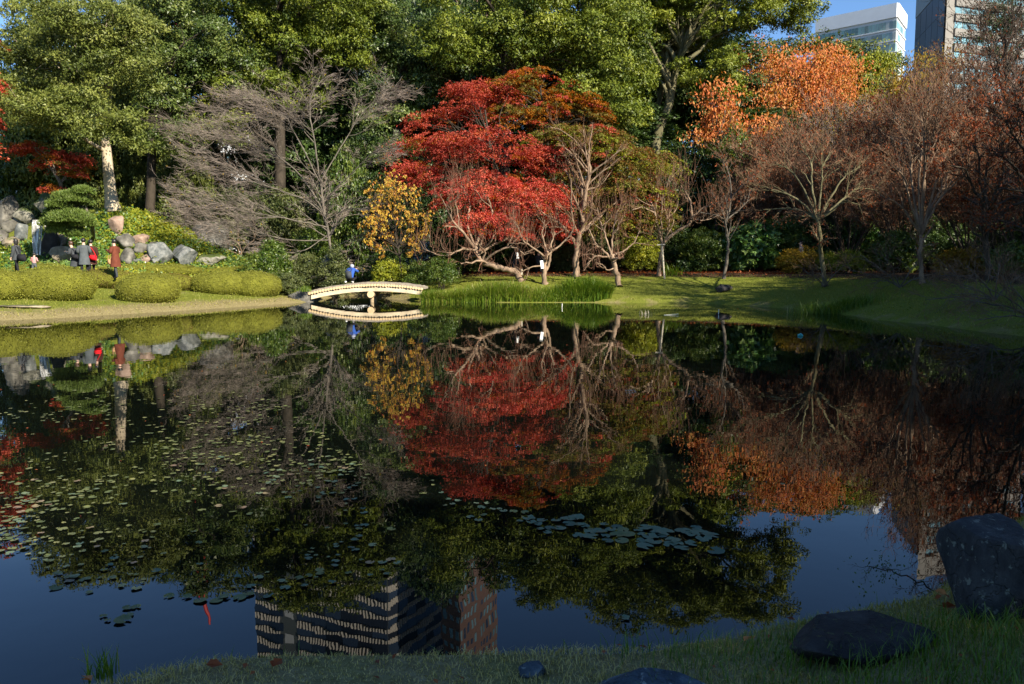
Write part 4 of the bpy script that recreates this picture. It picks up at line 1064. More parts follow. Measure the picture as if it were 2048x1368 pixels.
leafy('rust_tree', 'rust leaved tree deep inside the thicket on the right', b_, [b_, at(1870, 480, 50), at(1870, 430, 50), at(1880, 390, 50)],
      [px_lobe(*q) for q in ((1800, 375, 50, 60, 18, .8), (1880, 390, 50, 50, 30, .8), (1920, 430, 48, 50, 40, .8), (1960, 360, 48, 60, 50, .8))], 'rust', 60, n_limb=20, per=4, spacing=0.9, leafn=26, leafsize=0.18, r0=0.12)
b_ = floor_pt(2010, 46)
evergreen('evergreen_tree', 'dark evergreen crown before the grey office block', b_, [b_, at(2010, 300, 46), at(2010, 150, 46), at(2010, 60, 46)],
          [px_lobe(*q) for q in ((2000, 45, 46, 45, 45, .8), (2050, 90, 46, 60, 60, .8), (1960, 70, 46, 30, 25, .8))], 'dark', 'dark', 0.22, 1.1, (0.5, 0.9), 220, 0.12, 0.4, 68, limbs=12)
# ================================================================== rocks
RK = {}
RK['grey'] = rock_mat('rock_grey', [(0.035, 0.033, 0.029), (0.11, 0.105, 0.09), (0.24, 0.225, 0.195)], 2.2, 0.25)
RK['blue'] = rock_mat('rock_blue_grey', [(0.04, 0.046, 0.045), (0.115, 0.125, 0.12), (0.27, 0.27, 0.25)], 3.2, 0.1)
RK['pink'] = rock_mat('rock_pinkish', [(0.14, 0.095, 0.07), (0.27, 0.19, 0.145), (0.38, 0.29, 0.23)], 2.8, 0.05)
RK['tan'] = rock_mat('rock_tan', [(0.08, 0.065, 0.045), (0.20, 0.165, 0.115), (0.34, 0.29, 0.21)], 2.8, 0.3)
RK['mossy'] = rock_mat('rock_mossy', [(0.09, 0.09, 0.075), (0.22, 0.21, 0.17), (0.36, 0.34, 0.28)], 1.8, 0.8)
RK['dark'] = rock_mat('rock_dark', [(0.018, 0.017, 0.017), (0.035, 0.032, 0.032), (0.065, 0.06, 0.058)], 3.0, 0.1)
RK['slate'] = rock_mat('rock_slate', [(0.022, 0.027, 0.033), (0.05, 0.06, 0.068), (0.12, 0.135, 0.145)], 5.0, 0.0)
RK['stele'] = rock_mat('rock_stele_shade_toned', [(0.02, 0.025, 0.025), (0.045, 0.055, 0.055), (0.09, 0.10, 0.10)], 3.0, 0.05)  # grey stele, its colour darkened for the shade it stands in
def cracked_rock(name, cols, lichen):
    m, N, L, b = new_mat(name)
    n = noise_node(N, L, 7.0, 9, 0.7, mapping=(1, 1, 0.6)); rp = ramp_node(N, cols, [0.32, 0.5, 0.7]); L.new(n.outputs[0], rp.inputs[0])
    n2 = noise_node(N, L, 22.0, 4, 0.6); mr = N.new('ShaderNodeMapRange'); mr.inputs['From Min'].default_value = 0.60; mr.inputs['From Max'].default_value = 0.66; L.new(n2.outputs[0], mr.inputs['Value'])
    mx = N.new('ShaderNodeMixRGB'); mx.inputs[2].default_value = (*lichen, 1); L.new(mr.outputs[0], mx.inputs[0]); L.new(rp.outputs[0], mx.inputs[1]); L.new(mx.outputs[0], b.inputs['Base Color'])
    b.inputs['Roughness'].default_value = 0.85; b.inputs['Specular IOR Level'].default_value = 0.2
    vo = N.new('ShaderNodeTexVoronoi'); vo.feature = 'DISTANCE_TO_EDGE'; vo.inputs['Scale'].default_value = 5.0
    tc = N.new('ShaderNodeTexCoord'); wob = noise_node(N, L, 6.0, 4, 0.6); va = N.new('ShaderNodeVectorMath'); va.operation = 'MULTIPLY_ADD'; va.inputs[1].default_value = (0.35, 0.35, 0.35)
    L.new(wob.outputs['Color'], va.inputs[0]); L.new(tc.outputs['Object'], va.inputs[2]); L.new(va.outputs[0], vo.inputs['Vector'])
    cr = N.new('ShaderNodeMapRange'); cr.inputs['From Max'].default_value = 0.04; L.new(vo.outputs[0], cr.inputs['Value'])
    n3 = noise_node(N, L, 40.0, 8, 0.75); ad = N.new('ShaderNodeMath'); ad.operation = 'MULTIPLY_ADD'; ad.inputs[1].default_value = 1.4; L.new(n3.outputs[0], ad.inputs[0]); L.new(cr.outputs[0], ad.inputs[2])
    bp = N.new('ShaderNodeBump'); bp.inputs['Strength'].default_value = 0.9; bp.inputs['Distance'].default_value = 0.012; L.new(ad.outputs[0], bp.inputs['Height']); L.new(bp.outputs[0], b.inputs['Normal'])
    return m
RK['near_slate'] = cracked_rock('rock_near_slate', [(0.013, 0.0135, 0.015), (0.033, 0.034, 0.036), (0.075, 0.075, 0.075)], (0.16, 0.17, 0.14))
RK['near_dark'] = cracked_rock('rock_near_dark', [(0.012, 0.011, 0.011), (0.028, 0.025, 0.024), (0.055, 0.05, 0.046)], (0.06, 0.065, 0.03))
RK['near_blue'] = cracked_rock('rock_near_blue', [(0.02, 0.03, 0.04), (0.06, 0.08, 0.10), (0.16, 0.20, 0.22)], (0.26, 0.29, 0.28))
_ico = {}
def ico(sub):
    if sub not in _ico:
        bm = bmesh.new(); bmesh.ops.create_icosphere(bm, subdivisions=sub, radius=1.0)
        _ico[sub] = (np.array([v.co[:] for v in bm.verts]), np.array([[v.index for v in f.verts] for f in bm.faces])); bm.free()
    return _ico[sub]
def rock_geo(seed, sx, sy, sz, sub=4, cuts=15, soft=0.085, flat_top=None, lo=0.5, hi=0.9, box=3.2):
    r = np.random.default_rng(seed)
    v, f = ico(sub); v = v * ((np.abs(v) ** box).sum(1) ** (-1 / box))[:, None]; v /= np.abs(v).max()
    dirs = rand_dirs(r, cuts); offs = r.uniform(lo, hi, cuts)
    if flat_top: dirs = np.vstack([dirs, [(r.normal(0, .06), r.normal(0, .06), 1)]]); offs = np.append(offs, flat_top)
    for d, o in zip(unit(dirs), offs):
        h = v @ d
        v = v - np.maximum(h - o, 0)[:, None] * d * 0.93
    for k, (f0, f1, am) in enumerate(((2, 7, 1.0), (7, 22, 0.4), (22, 70, 0.16))):
        if k < (2 if sub < 5 else 3): v = v * (1 + wave_noise(seed + 900 + k, 30, f0, f1)(v)[:, None] * soft * am)
    v[:, 2] = np.maximum(v[:, 2], -0.8)
    lo_, hi_ = v.min(0), v.max(0)
    v = (v - (lo_ + hi_) / 2) / (hi_ - lo_) * np.array((sx, sy, sz))
    v[:, 2] += sz / 2
    return v, f
def rock(label, base, sx, sy, sz, mat, seed, rz=0.0, sink=0.12, name='boulder', sub=4, group=None, smooth=True, **kw):
    v, f = rock_geo(seed, sx, sy, sz, sub, **kw)
    me = np_mesh(name, v, f, RK[mat], smooth)
    o = link(name, me)
    o.location = (float(base[0]), float(base[1]), float(base[2]) - sink * sz)
    o.rotation_euler = (0, 0, rz)
    return tag(o, label, 'rock', group)
def rock_px(label, px, py, Y, w, h, mat, seed, deep=0.8, rz=0.0, sink=0.08, **kw):
    """boulder whose picture is w x h pixels, its foot at (px, py)"""
    p = stand(px, py, Y); s = mpp(p[1])                        # its foot is on the ground
    if abs(at(px, py, p[1])[2] - p[2]) > 0.4: print('rock off ground', label, p, at(px, py, p[1])[2])
    return rock(label, p, w * s, w * s * deep, h * s * (1 + sink), mat, seed, rz, sink, **kw)
for a in (
        ('tall pointed grey rock at the left edge above the waterfall', 12, 432, 41.0, 48, 72, 'grey', 1, 0.8),
        ('white faced rock above the waterfall lip', 38, 426, 40.6, 26, 24, 'blue', 2, 0.9),
        ('mossy overhanging rock beside the waterfall', 50, 446, 39.6, 46, 34, 'mossy', 3, 0.9),
        ('rounded grey rock at the left edge below the tall one', 2, 458, 39.4, 34, 30, 'grey', 4, 0.9),
        ('grey rock in the left rock wall below the mossy one', 20, 464, 39.2, 30, 26, 'grey', 5, 0.9),
        ('low grey rock at the left edge beside the waterfall', 4, 486, 38.6, 36, 28, 'grey', 6, 0.9),
        ('pale rock left of the falling water', 44, 480, 38.8, 26, 34, 'blue', 7, 0.9),
        ('squat rock under the left rock wall', 22, 496, 38.2, 34, 24, 'tan', 8, 0.9),
        ('shaded mossy boulder above the waterfall pool', 98, 408, 42.0, 46, 44, 'mossy', 9, 0.9),
        ('dark rock right of the falling water', 104, 478, 39.4, 26, 40, 'mossy', 10, 0.9),
        ('brown rock under the shaped pine', 118, 496, 38.4, 36, 28, 'tan', 11, 0.9),
        ('tan boulder behind the group of walkers', 122, 524, 36.6, 52, 32, 'tan', 12, 0.8),
        ('pink standing stone below the pale trunk', 234, 466, 38.3, 30, 36, 'pink', 13, 0.7),
        ('grey boulder beside the pink standing stone', 252, 494, 37.6, 36, 28, 'grey', 14, 0.9),
        ('brown boulder above the row of grey boulders', 280, 490, 38.2, 34, 24, 'pink', 15, 0.9),
        ('pale boulder in the row behind the brown coat', 286, 506, 37.4, 34, 22, 'grey', 16, 0.9),
        ('lower grey boulder behind the brown coat', 258, 528, 36.6, 34, 34, 'grey', 17, 0.9),
        ('mauve stone at the foot of the boulder row', 298, 526, 36.3, 28, 20, 'pink', 18, 0.9),
        ('blue grey boulder in the middle of the row', 324, 528, 36.8, 52, 44, 'blue', 19, 0.8),
        ('streaked blue grey boulder at the end of the row', 372, 528, 37.0, 66, 40, 'blue', 20, 0.8),
        ('small grey stone wedged between the big boulders', 306, 498, 37.6, 22, 16, 'grey', 21, 0.9),
        ('small white stone at the hedge top', 277, 526, 36.0, 18, 9, 'blue', 22, 0.9),
        ('big grey boulder half hidden by leafless twigs', 420, 490, 39.5, 76, 52, 'grey', 23, 0.8),
        ('low boulder under the leafless shrub', 420, 530, 37.2, 60, 22, 'mossy', 24, 0.8)):
    rock_px(a[0], a[1], a[2], a[3], a[4], a[5], a[6], 200 + a[7], a[8], rz=a[7] * 0.7, sub=4 if a[4] > 45 else 3)
# rocks at the water
p = on(606, 604, 0.0)
rock('grey boulder carrying the left end of the footbridge', (p[0], p[1] + 0.25, -0.08), 1.5, 1.0, 0.80, 'grey', 231, 0.3, 0.1)
p = stand(48, 614, 29)
rock('flat grey slab lying on the left bank', p, 1.7, 0.8, 0.10, 'tan', 232, 0.1, 0.3, flat_top=0.3)
p = stand(1447, 582, 37)
rock('low dark stone on the shaded lawn', p, 0.86, 0.6, 0.36, 'dark', 233, 0.2, 0.12)
p = at(661, 548, 44)
rock('upright stone slab toned dark for shade behind the footbridge', (p[0], p[1], float(ground_z(p[:1], p[1:2])[0])), 1.20, 0.4, at(661, 508, 44)[2] - float(ground_z(p[:1], p[1:2])[0]) + 0.2, 'stele', 234, 0.15, 0.08, cuts=9, flat_top=0.8, name='standing_stone')
# rocks on the near bank
p = stand(1985, 1236, 3.2)
rock('big shaded boulder at the right edge of the near bank', (p[0] + 0.10, p[1] + 0.16, p[2]), 0.46, 0.44, 0.44, 'near_slate', 246, 0.12, 0.1, sub=6, flat_top=0.78, cuts=16, soft=0.035, box=6, lo=0.72, hi=1.05)
p = stand(1735, 1310, 2.9)
rock('flat dark rock lying in the near grass', (p[0], p[1] + 0.05, p[2]), 0.62, 0.34, 0.11, 'near_dark', 242, 0.18, 0.2, sub=6, flat_top=0.6, soft=0.03, box=4, lo=0.75, hi=1.1)
p = stand(1300, 1372, 2.8)
rock('blue grey stone at the bottom edge', (p[0], p[1], p[2]), 0.46, 0.24, 0.10, 'near_blue', 243, -0.15, 0.25, sub=6, soft=0.05)
p = stand(1066, 1345, 2.9)
rock('small blue stone sunk in the near turf', (p[0], p[1], p[2]), 0.12, 0.10, 0.07, 'near_blue', 244, 0.1, 0.3, soft=0.04)
# low retaining wall behind the bridge, stone by stone
w0, w1 = at(578, 556, 43.5), at(650, 556, 43.5)
wall = empty('stone_wall', (w0[0], w0[1], w0[2]), 'low wall of squared stones behind the footbridge', 'wall')
rr = np.random.default_rng(77)
sv, sf = rock_geo(301, 1, 1, 1, 3, 10, 0.03, lo=0.62, hi=0.8)
sme = np_mesh('stone', sv, sf, RK['grey'], True)
for row in range(3):
    x = w0[0] - 0.2 * row
    while x < w1[0]:
        w = rr.uniform(0.32, 0.55)
        o = bpy.data.objects.new('stone', sme); COL.objects.link(o); o.parent = wall
        o.location = (x + w / 2 - w0[0], rr.uniform(-0.04, 0.04), row * 0.30 - 0.75)
        o.scale = (w, 0.4, 0.31); o.rotation_euler = (0, 0, rr.choice((0, math.pi)))
        x += w * 0.98

# ================================================================== waterfall
m, N, L, b = new_mat('falling_water')
n = noise_node(N, L, 9.0, 5, 0.6, mapping=(1, 1, 0.10))
rp = ramp_node(N, [(0.09, 0.09, 0.08), (0.30, 0.30, 0.29), (0.75, 0.76, 0.76)], [0.36, 0.5, 0.66])
L.new(n.outputs[0], rp.inputs[0]); L.new(rp.outputs[0], b.inputs['Base Color']); b.inputs['Roughness'].default_value = 0.25
rr = np.random.default_rng(5)
Yw = 38.9
a0, a1 = at(66, 440, Yw), at(90, 440, Yw); zb = at(78, 510, Yw)[2]
root = empty('waterfall', ((a0[0] + a1[0]) / 2, Yw, zb), 'thin waterfall dropping between the rocks at left', 'waterfall')
g = Geo()
nst = 15
for i in range(nst):
    u = (i + rr.uniform(-0.3, 0.3)) / nst
    top = a0 * (1 - u) + a1 * u
    w = (a1[0] - a0[0]) / nst * rr.uniform(0.7, 1.3)
    pts = []
    for k in range(9):
        t = k / 8
        pts.append((top[0] + (0.06 * (0.5 - u)) * t * 4 + rr.normal(0, 0.006), top[1] - 0.30 * math.sqrt(t) - rr.uniform(0, 0.03), top[2] + (zb - top[2]) * t))
    pts = np.array(pts)
    g.add(*tubes([(pts[None], np.full((1, 9), w * 0.5) * np.linspace(1, 0.75, 9))], 5))
g.build('water_sheet', m, root, True)
# dark-coloured rock face filling the recess behind it
rock('dark rock face in the recess behind the waterfall', (a0[0] * .5 + a1[0] * .5, Yw + 0.75, zb - 0.3), 1.2, 0.9, 2.1, 'dark', 235, 0.0, 0.1, name='rock_face')

# ================================================================== clipped azaleas
AZB = plain_mat('azalea_inside', (0.11, 0.112, 0.015), 0.9, 0.1, 0.3, 5.0, 1.0, bscale=30)
def clipped(label, lobes, seed, mat='azalea', name='clipped_azalea', dens=1000, leaf=0.045, wob=0.075):
    """clipped mound: union of low domes (x, y, z, rx, ry, rz) standing on the ground"""
    r = np.random.default_rng(seed)
    base = np.mean([l[:3] for l in lobes], 0)
    root = empty(name, base, label, 'shrub', 'clipped azalea mounds')
    nz = wave_noise(seed, 24, 1.0, 7.0)
    g = Geo(); gl = Geo()
    v0, f0 = ico(4)
    L_ = np.array(lobes)
    def inside(p, skip):
        m_ = np.zeros(len(p), bool)
        for j, l in enumerate(lobes):
            if j == skip: continue
            e = (p - np.array(l[:3])) / np.array(l[3:])
            m_ |= (np.abs(e) ** 2.2).sum(1) < 0.86
        return m_
    for j, l in enumerate(lobes):
        c = np.array(l[:3]); s = np.array(l[3:])
        k = (np.abs(v0) ** 2.2).sum(1) ** (-1 / 2.2)          # superellipsoid: clipped flat-topped dome
        d = v0 * k[:, None]
        p = c + d * s
        p = p + unit(d / s) * (nz(p) * wob)[:, None]
        p[:, 2] = np.maximum(p[:, 2], c[2] - s[2] * 0.85)
        g.add(p, f0)
        area = 2 * math.pi * ((s[0] * s[1]) ** 1.6 / 3 + 2 * (s[0] * s[2]) ** 1.6 / 3) ** (1 / 1.6)
        n = int(area * dens)
        q = rand_dirs(r, n, -0.75)
        kk = (np.abs(q) ** 2.2).sum(1) ** (-1 / 2.2)
        d = q * kk[:, None]
        P = c + d * s
        nrm = unit(np.sign(d) * np.abs(d) ** 1.2 / s)
        P = P + nrm * ((nz(P) * wob) + r.uniform(-0.02, 0.045, n))[:, None]
        keep = ~inside(P, j) & (P[:, 2] > c[2] - s[2] * 0.72)
        P, nrm = P[keep], nrm[keep]; n = len(P)
        A = unit(r.normal(0, 1, (n, 3)) + nrm * 0.7); Nn = unit(nrm + r.normal(0, 0.45, (n, 3)))
        Ls = leaf * r.uniform(0.6, 1.4, n)
        v, qd = leaf_quads(P, A, Nn, Ls, Ls * 0.6)
        tone = np.clip(0.5 + nz(P * 2.3) * 0.3 + nz(P * 0.8 + 5) * 0.2 + r.normal(0, 0.2, n), 0, 1)
        gl.add(v, qd, np.repeat(tone, 4))
    g.build('body', AZB, root, True)
    gl.build('foliage', LM[mat], root)
    return root
def dome(px, ytop, ybase, Y, w, deep=0.8):
    """dome seen w pixels wide between ytop and ybase"""
    c = stand(px, ybase, Y); Y = c[1]; s = mpp(Y); t = at(px, ytop, Y + w * s * deep * 0.3)
    yc = c[1] + w * s * deep * 0.42; h = max(0.2, t[2] - c[2])
    return (c[0], yc, c[2] + h * 0.40, w * s / 2, w * s / 2 * deep, h * 0.60)
clipped('large clipped azalea mound at the far left', [dome(70, 534, 600, 30.5, 170), dome(115, 542, 596, 30.3, 80)], 401)
clipped('round clipped azalea ball in front on the bank', [dome(277, 546, 605, 30.0, 120, 0.95)], 402)
clipped('long double humped clipped azalea at the bank edge', [dome(425, 542, 588, 31.6, 120, 0.8), dome(495, 544, 592, 31.8, 112, 0.8)], 403)
clipped('low brownish azalea hedge between the front mounds', [dome(195, 541, 576, 32.6, 130, 0.7)], 404, 'azalea_brown')
clipped('low azalea hedge linking the ball and the long mound', [dome(335, 546, 580, 32.6, 90, 0.7)], 405, 'azalea_brown')
clipped('long back azalea hedge along the visitors path', [dome(300, 528, 552, 33.5, 200, 0.35), dome(420, 534, 552, 33.6, 140, 0.4)], 406)
clipped('back azalea hedge behind the far left mound', [dome(60, 530, 552, 33.4, 150, 0.4), dome(170, 533, 552, 33.4, 100, 0.4)], 407)
clipped('yellowish azalea mound just above the long double mound', [dome(478, 536, 556, 33.4, 70, 0.8)], 408)
clipped('tiny round azalea ball among the grey boulders', [dome(273, 503, 522, 36.0, 30, 0.9)], 409)
clipped('low azalea mound at the left picture edge', [dome(-28, 540, 600, 30.4, 100, .9)], 410)
p = stand(568, 590, 33.5)
shrub('loose_shrub', 'loose grey green shrub beside the bridge boulder', p, 1.0, 0.8, 0.95, 'grey', 411, per=150, leaf=0.055, spacing=0.3, cr=(0.16, 0.26))

# ---- shrubs round the bridge and under the trees
def shrub_px(name, label, px, ytop, ybase, Y, w, mat, seed, **kw):
    c = at(px, ybase, Y); z = float(ground_z(c[:1], c[1:2])[0])
    zt = at(px, ytop, Y)[2]; s = mpp(Y)
    return shrub(name, label, (c[0], c[1], max(z, -0.05)), w * s / 2, w * s / 2 * 0.85, max(0.3, zt - z), mat, seed, **kw)
for i, a in enumerate((
        ('round bright green shrub right of the bridge', 880, 518, 572, 39.0, 72, 'shrub', 0.05), ('dark leafy shrub behind the right bridge end', 835, 528, 572, 39.6, 50, 'shrub', 0.06),
        ('low shrub with yellow leaves behind the bridge', 778, 528, 560, 40.6, 66, 'lime', 0.09), ('olive shrub on the left channel bank', 612, 512, 556, 42.0, 76, 'grey', 0.06),
        ('olive shrub hiding the foot of the cherry', 668, 500, 552, 41.0, 60, 'grey', 0.07), ('green shrub under the cherry above the bridge', 545, 492, 548, 40.5, 80, 'shrub', 0.09), ('shaded shrub behind the yellow tree', 770, 495, 545, 43.5, 80, 'dark', 0.08),
        ('green shrub behind the leaning trunk', 930, 520, 560, 43.5, 60, 'shrub', 0.08), ('olive shrub right of the stout crape myrtle', 1125, 500, 552, 44.5, 56, 'grey', 0.08),
        ('yellow green bush behind the propped tree', 1275, 470, 545, 44.5, 85, 'lime', 0.08), ('dark ferny bush between the two slender trees', 1385, 520, 556, 43.5, 60, 'dark', 0.12),
        ('bush of large pale round leaves behind the slender tree', 1505, 455, 548, 43.0, 110, 'ivy', 0.2), ('green bush left of the large leaved bush', 1430, 470, 552, 43.5, 70, 'shrub', 0.11),
        ('golden topped low hedge on the right bank', 1600, 505, 552, 39.0, 95, 'ochre', 0.07), ('long low green hedge behind the crooked tree', 1690, 510, 556, 38.0, 110, 'lime', 0.07),
        ('yellowing low shrub beneath the thicket', 1930, 505, 560, 33.0, 110, 'ochre', 0.08), ('green leafy shrub behind the many stemmed tree', 1790, 470, 548, 37.5, 100, 'shrub', 0.13),
        ('green shrub with pale round leaves above the right path', 1720, 430, 520, 42.5, 110, 'ivy', 0.16), ('dark green shrub at the right picture edge', 2030, 500, 575, 29.0, 120, 'shrub', 0.1),
        ('bushy plant in front of the boulder row end', 520, 505, 556, 39.5, 70, 'shrub', 0.08))):
    lab, px_, yt, yb, Y_, w_, mt, lf = a
    shrub_px('shrub', lab, px_, yt, yb, Y_, w_, mt, 430 + i, per=80 if lf > 0.1 else 105, leaf=lf * 1.1, spacing=0.45, cr=(0.24, 0.4), wid=0.85 if lf >= 0.16 else 0.55)
# pale grass tuft on the bridge boulder
def tuft(name, label, c, n, ln, spread, mat, seed, cat='grass', wid=0.012, lean=0.5, flat=False):
    r = np.random.default_rng(seed)
    P = np.asarray(c) + np.stack([r.normal(0, spread, n), r.normal(0, spread, n), np.zeros(n)], -1)
    o = Geo(); o.add(*blades(r, P, ln * r.uniform(0.6, 1.25, n), wid, lean))
    return tag(o.build(name, LM[mat]), label, cat)
def blades(r, P, Ln, wid, lean=0.5, segs=3, heading=None, col=0.45, cv=0.22):
    """arching grass blades, each a narrow strip"""
    n = len(P)
    a = r.uniform(0, 6.283, n)
    h = np.stack([np.cos(a), np.sin(a), 0 * a], -1)
    if heading is not None: h = unit(h * 0.7 + heading)
    bend = lean * r.uniform(0.3, 1.4, n)
    s = np.stack([-h[:, 1], h[:, 0], 0 * a], -1)
    tw = r.uniform(-1, 1, n)[:, None]
    s = unit(s + h * tw)
    V = []
    w = np.broadcast_to(np.asarray(wid, float), (n,)) * r.uniform(0.7, 1.3, n)
    ts = np.linspace(0, 1, segs + 1)
    Ln = np.asarray(Ln)
    for t in ts:
        ctr = P + h * (bend * t ** 1.8 * Ln * 0.8)[:, None] + np.array((0, 0, 1.0)) * (Ln * (t - 0.32 * np.minimum(bend, 1.3) * t ** 2.4))[:, None]
        ww = (w * (1 - t ** 2) * 0.5)[:, None]
        V += [ctr - s * ww, ctr + s * ww]
    V = np.stack(V, 1)
    k = 2 * (segs + 1)
    base = (np.arange(n) * k)[:, None]
    q = np.concatenate([base + np.array((2 * i, 2 * i + 1, 2 * i + 3, 2 * i + 2)) for i in range(segs)], 0)
    return V.reshape(-1, 3), q, np.repeat(np.clip(col + r.normal(0, cv, n), 0, 1), k)
p = at(610, 578, 36.0)
tuft('grass_tuft', 'bright grass tuft on the bridge boulder', (p[0], p[1], p[2] - 0.12), 220, 0.3, 0.12, 'sedge', 451)
p = stand(1352, 556, 41.5)
tuft('strap_leaf_plant', 'strap leaved green plant near the wooden props', (p[0], p[1] + 0.8, p[2]), 120, 0.8, 0.25, 'sedge', 452, 'plant', 0.035, 0.9)

# ================================================================== shaped pine
b_ = stand(186, 470, 38.5); pY = 37.8
root = empty('shaped_pine', b_, 'shaped garden pine with cloud like pads beside the waterfall', 'tree')
rr = np.random.default_rng(9)
tk = curve([b_ + np.array((0, 0, -0.2)), at(184, 450, pY), at(172, 418, pY), at(176, 398, pY), at(174, 388, pY)], 14)
g = Geo(); g.add(*tubes([(tk[None], np.linspace(0.11, 0.035, 14)[None])], 8)); g.build('trunk', BK['grey'], root, True)
pads = ((165, 385, 20, 9), (140, 400, 34, 12), (118, 412, 26, 10), (165, 408, 20, 8), (105, 432, 18, 9), (140, 440, 42, 14), (112, 448, 28, 10), (165, 450, 24, 9), (130, 462, 34, 12), (155, 470, 22, 9))
lm = np.array([curve([tk[rr.integers(4, 13)], (tk[8] + at(px_, py_ + 6, pY)) / 2 + rr.normal(0, 0.08, 3), at(px_, py_ + 5, pY - 0.3)], 6) for px_, py_, _, _ in pads])
g = Geo(); g.add(*tubes([(lm, np.linspace(0.035, 0.012, 6)[None].repeat(len(lm), 0))], 6)); g.build('branches', BK['grey'], root, True)
for px_, py_, rx, ry in pads:
    rx *= 0.85; ry *= 1.45; c = at(px_, py_, pY - 0.3 + rr.uniform(-0.3, 0.3)); s = mpp(pY)
    n = int(rx * ry * 5)
    d = rand_dirs(rr, n, -0.25)
    P = c + d * np.array((rx * s, rx * s * 0.85, ry * s)) * (rr.uniform(0.5, 1.1, (n, 1)) + 0.25 * wave_noise(int(px_), 12, 2, 6)(d)[:, None])
    # each tuft a few needles fanned upward
    k = 3
    P = np.repeat(P, k, 0); dd = np.repeat(d, k, 0)
    A = unit(dd * 0.5 + np.array((0, 0, 0.7)) + rr.normal(0, 0.45, P.shape)); Nn = unit(rr.normal(size=P.shape))
    Ls = 0.12 * rr.uniform(0.7, 1.3, len(P))
    v, q = leaf_tris(P, A, Nn, Ls, Ls * 0.26)
    g = Geo(); g.add(v, q, np.repeat(jitter_rnd(rr, 0.55, 0.2, len(P)), 3)); g.build('needle_pad', LM['pine'], root)

# ================================================================== ground cover on the rockery
rr = np.random.default_rng(15)
n = 62000
X = rr.uniform(-27.5, -11.0, n); Yv = rr.uniform(36.2, 44.5, n)
msk = wave_noise(12, 18, 0.5, 3.0)(np.stack([X, Yv, 0 * X], -1)) > -0.85
X, Yv = X[msk], Yv[msk]; Z = ground_z(X, Yv); n = len(X)
P = np.stack([X, Yv, Z + np.abs(rr.normal(0, 0.16, n))], -1)
tone = np.clip(0.5 + wave_noise(13, 14, 0.4, 2.0)(P) * 0.3 + rr.normal(0, 0.15, n), 0, 1)
A = unit(rr.normal(0, 1, (n, 3)) + np.array((0, -0.5, -0.4))); Nn = unit(rr.normal(0, 0.5, (n, 3)) + np.array((0.1, -0.6, 0.7)))
Ls = rr.uniform(0.08, 0.18, n)
v, q = leaf_tris(P, A, Nn, Ls, Ls * 0.8)
half = rr.uniform(size=n) + wave_noise(14, 14, 0.3, 1.2)(P) * 0.5 < 0.62
for sel, mt, nm, lab in ((half, 'ivy', 'ivy', 'ivy and low plants covering the rockery slope'), (~half, 'lime', 'undergrowth', 'yellow green undergrowth on the rockery slope')):
    k = np.repeat(sel, 3); vv = v[k]
    g = Geo(); g.add(vv, np.arange(len(vv)).reshape(-1, 3), np.repeat(tone[sel], 3))
    tag(g.build(nm, LM[mt]), lab, 'plants', None, 'stuff')
# fallen leaves and low plants on the wood floor behind the lawn
n = 26000
X = rr.uniform(-4.0, 30.0, n); Yv = rr.uniform(38.0, 56.0, n)
sd = pond_sd(X, Yv); k = (sd > 4.6) & (rr.uniform(size=n) < 0.8)
X, Yv = X[k], Yv[k]; n = len(X); Z = ground_z(X, Yv)
P = np.stack([X, Yv, Z + np.abs(rr.normal(0, 0.03, n)) + 0.01], -1)
Ls = rr.uniform(0.06, 0.14, n)
v, q = leaf_tris(P, unit(rr.normal(0, 1, (n, 3)) * np.array((1, 1, .25))), unit(rr.normal(0, 0.3, (n, 3)) + np.array((0, 0, 1.0))), Ls, Ls * 0.7)
g = Geo(); g.add(v, q, np.repeat(rr.uniform(0, 1, n), 3))
tag(g.build('leaf_litter', LM['rust']), 'brown leaf litter on the wood floor', 'leaves', None, 'stuff')

# ================================================================== grass
# sedge along the water right of the bridge
n = 21000
u = rr.uniform(844, 1222, n); off = np.abs(rr.normal(0.0, 0.55, n)) - 0.26
base = np.array([on(x, 604.5, 0.0) for x in np.linspace(840, 1226, 60)])
bx = np.interp(u, np.linspace(840, 1226, 60), base[:, 0]); by = np.interp(u, np.linspace(840, 1226, 60), base[:, 1])
off = np.where(u > 1190, off * (1222 - u) / 32 + 0.02, off)
P = np.stack([bx, by + off, np.maximum(ground_z(bx, by + off), -0.03)], -1)
toneS = wave_noise(19, 14, 0.8, 4.0)(P) * 0.16
clump = 0.72 + 0.45 * wave_noise(20, 14, 1.5, 6.0)(P)
V, Q, C = blades(rr, P, 0.78 * clump * rr.uniform(0.55, 1.2, n), 0.026, 0.62, heading=np.array((0, -0.35, 0)), col=0.5, cv=0.24, segs=2)
g = Geo(); g.add(V, Q, np.clip(C + np.repeat(toneS, 6) * 1.6, 0, 1))
tag(g.build('sedge', LM['sedge']), 'long green sedge fringing the water right of the bridge', 'grass', None, 'stuff')
p = stand(1685, 622, 29.5)
n = 1500
P = np.stack([p[0] + rr.normal(0, 0.62, n), p[1] + rr.normal(0.25, 0.22, n), np.zeros(n)], -1); P[:, 2] = np.maximum(ground_z(P[:, 0], P[:, 1]), 0)
g = Geo(); g.add(*blades(rr, P, 0.5 * rr.uniform(0.6, 1.2, n), 0.016, 0.9, col=0.4))
tag(g.build('sedge_clump', LM['sedge']), 'dark drooping sedge clump on the shaded right bank', 'grass')
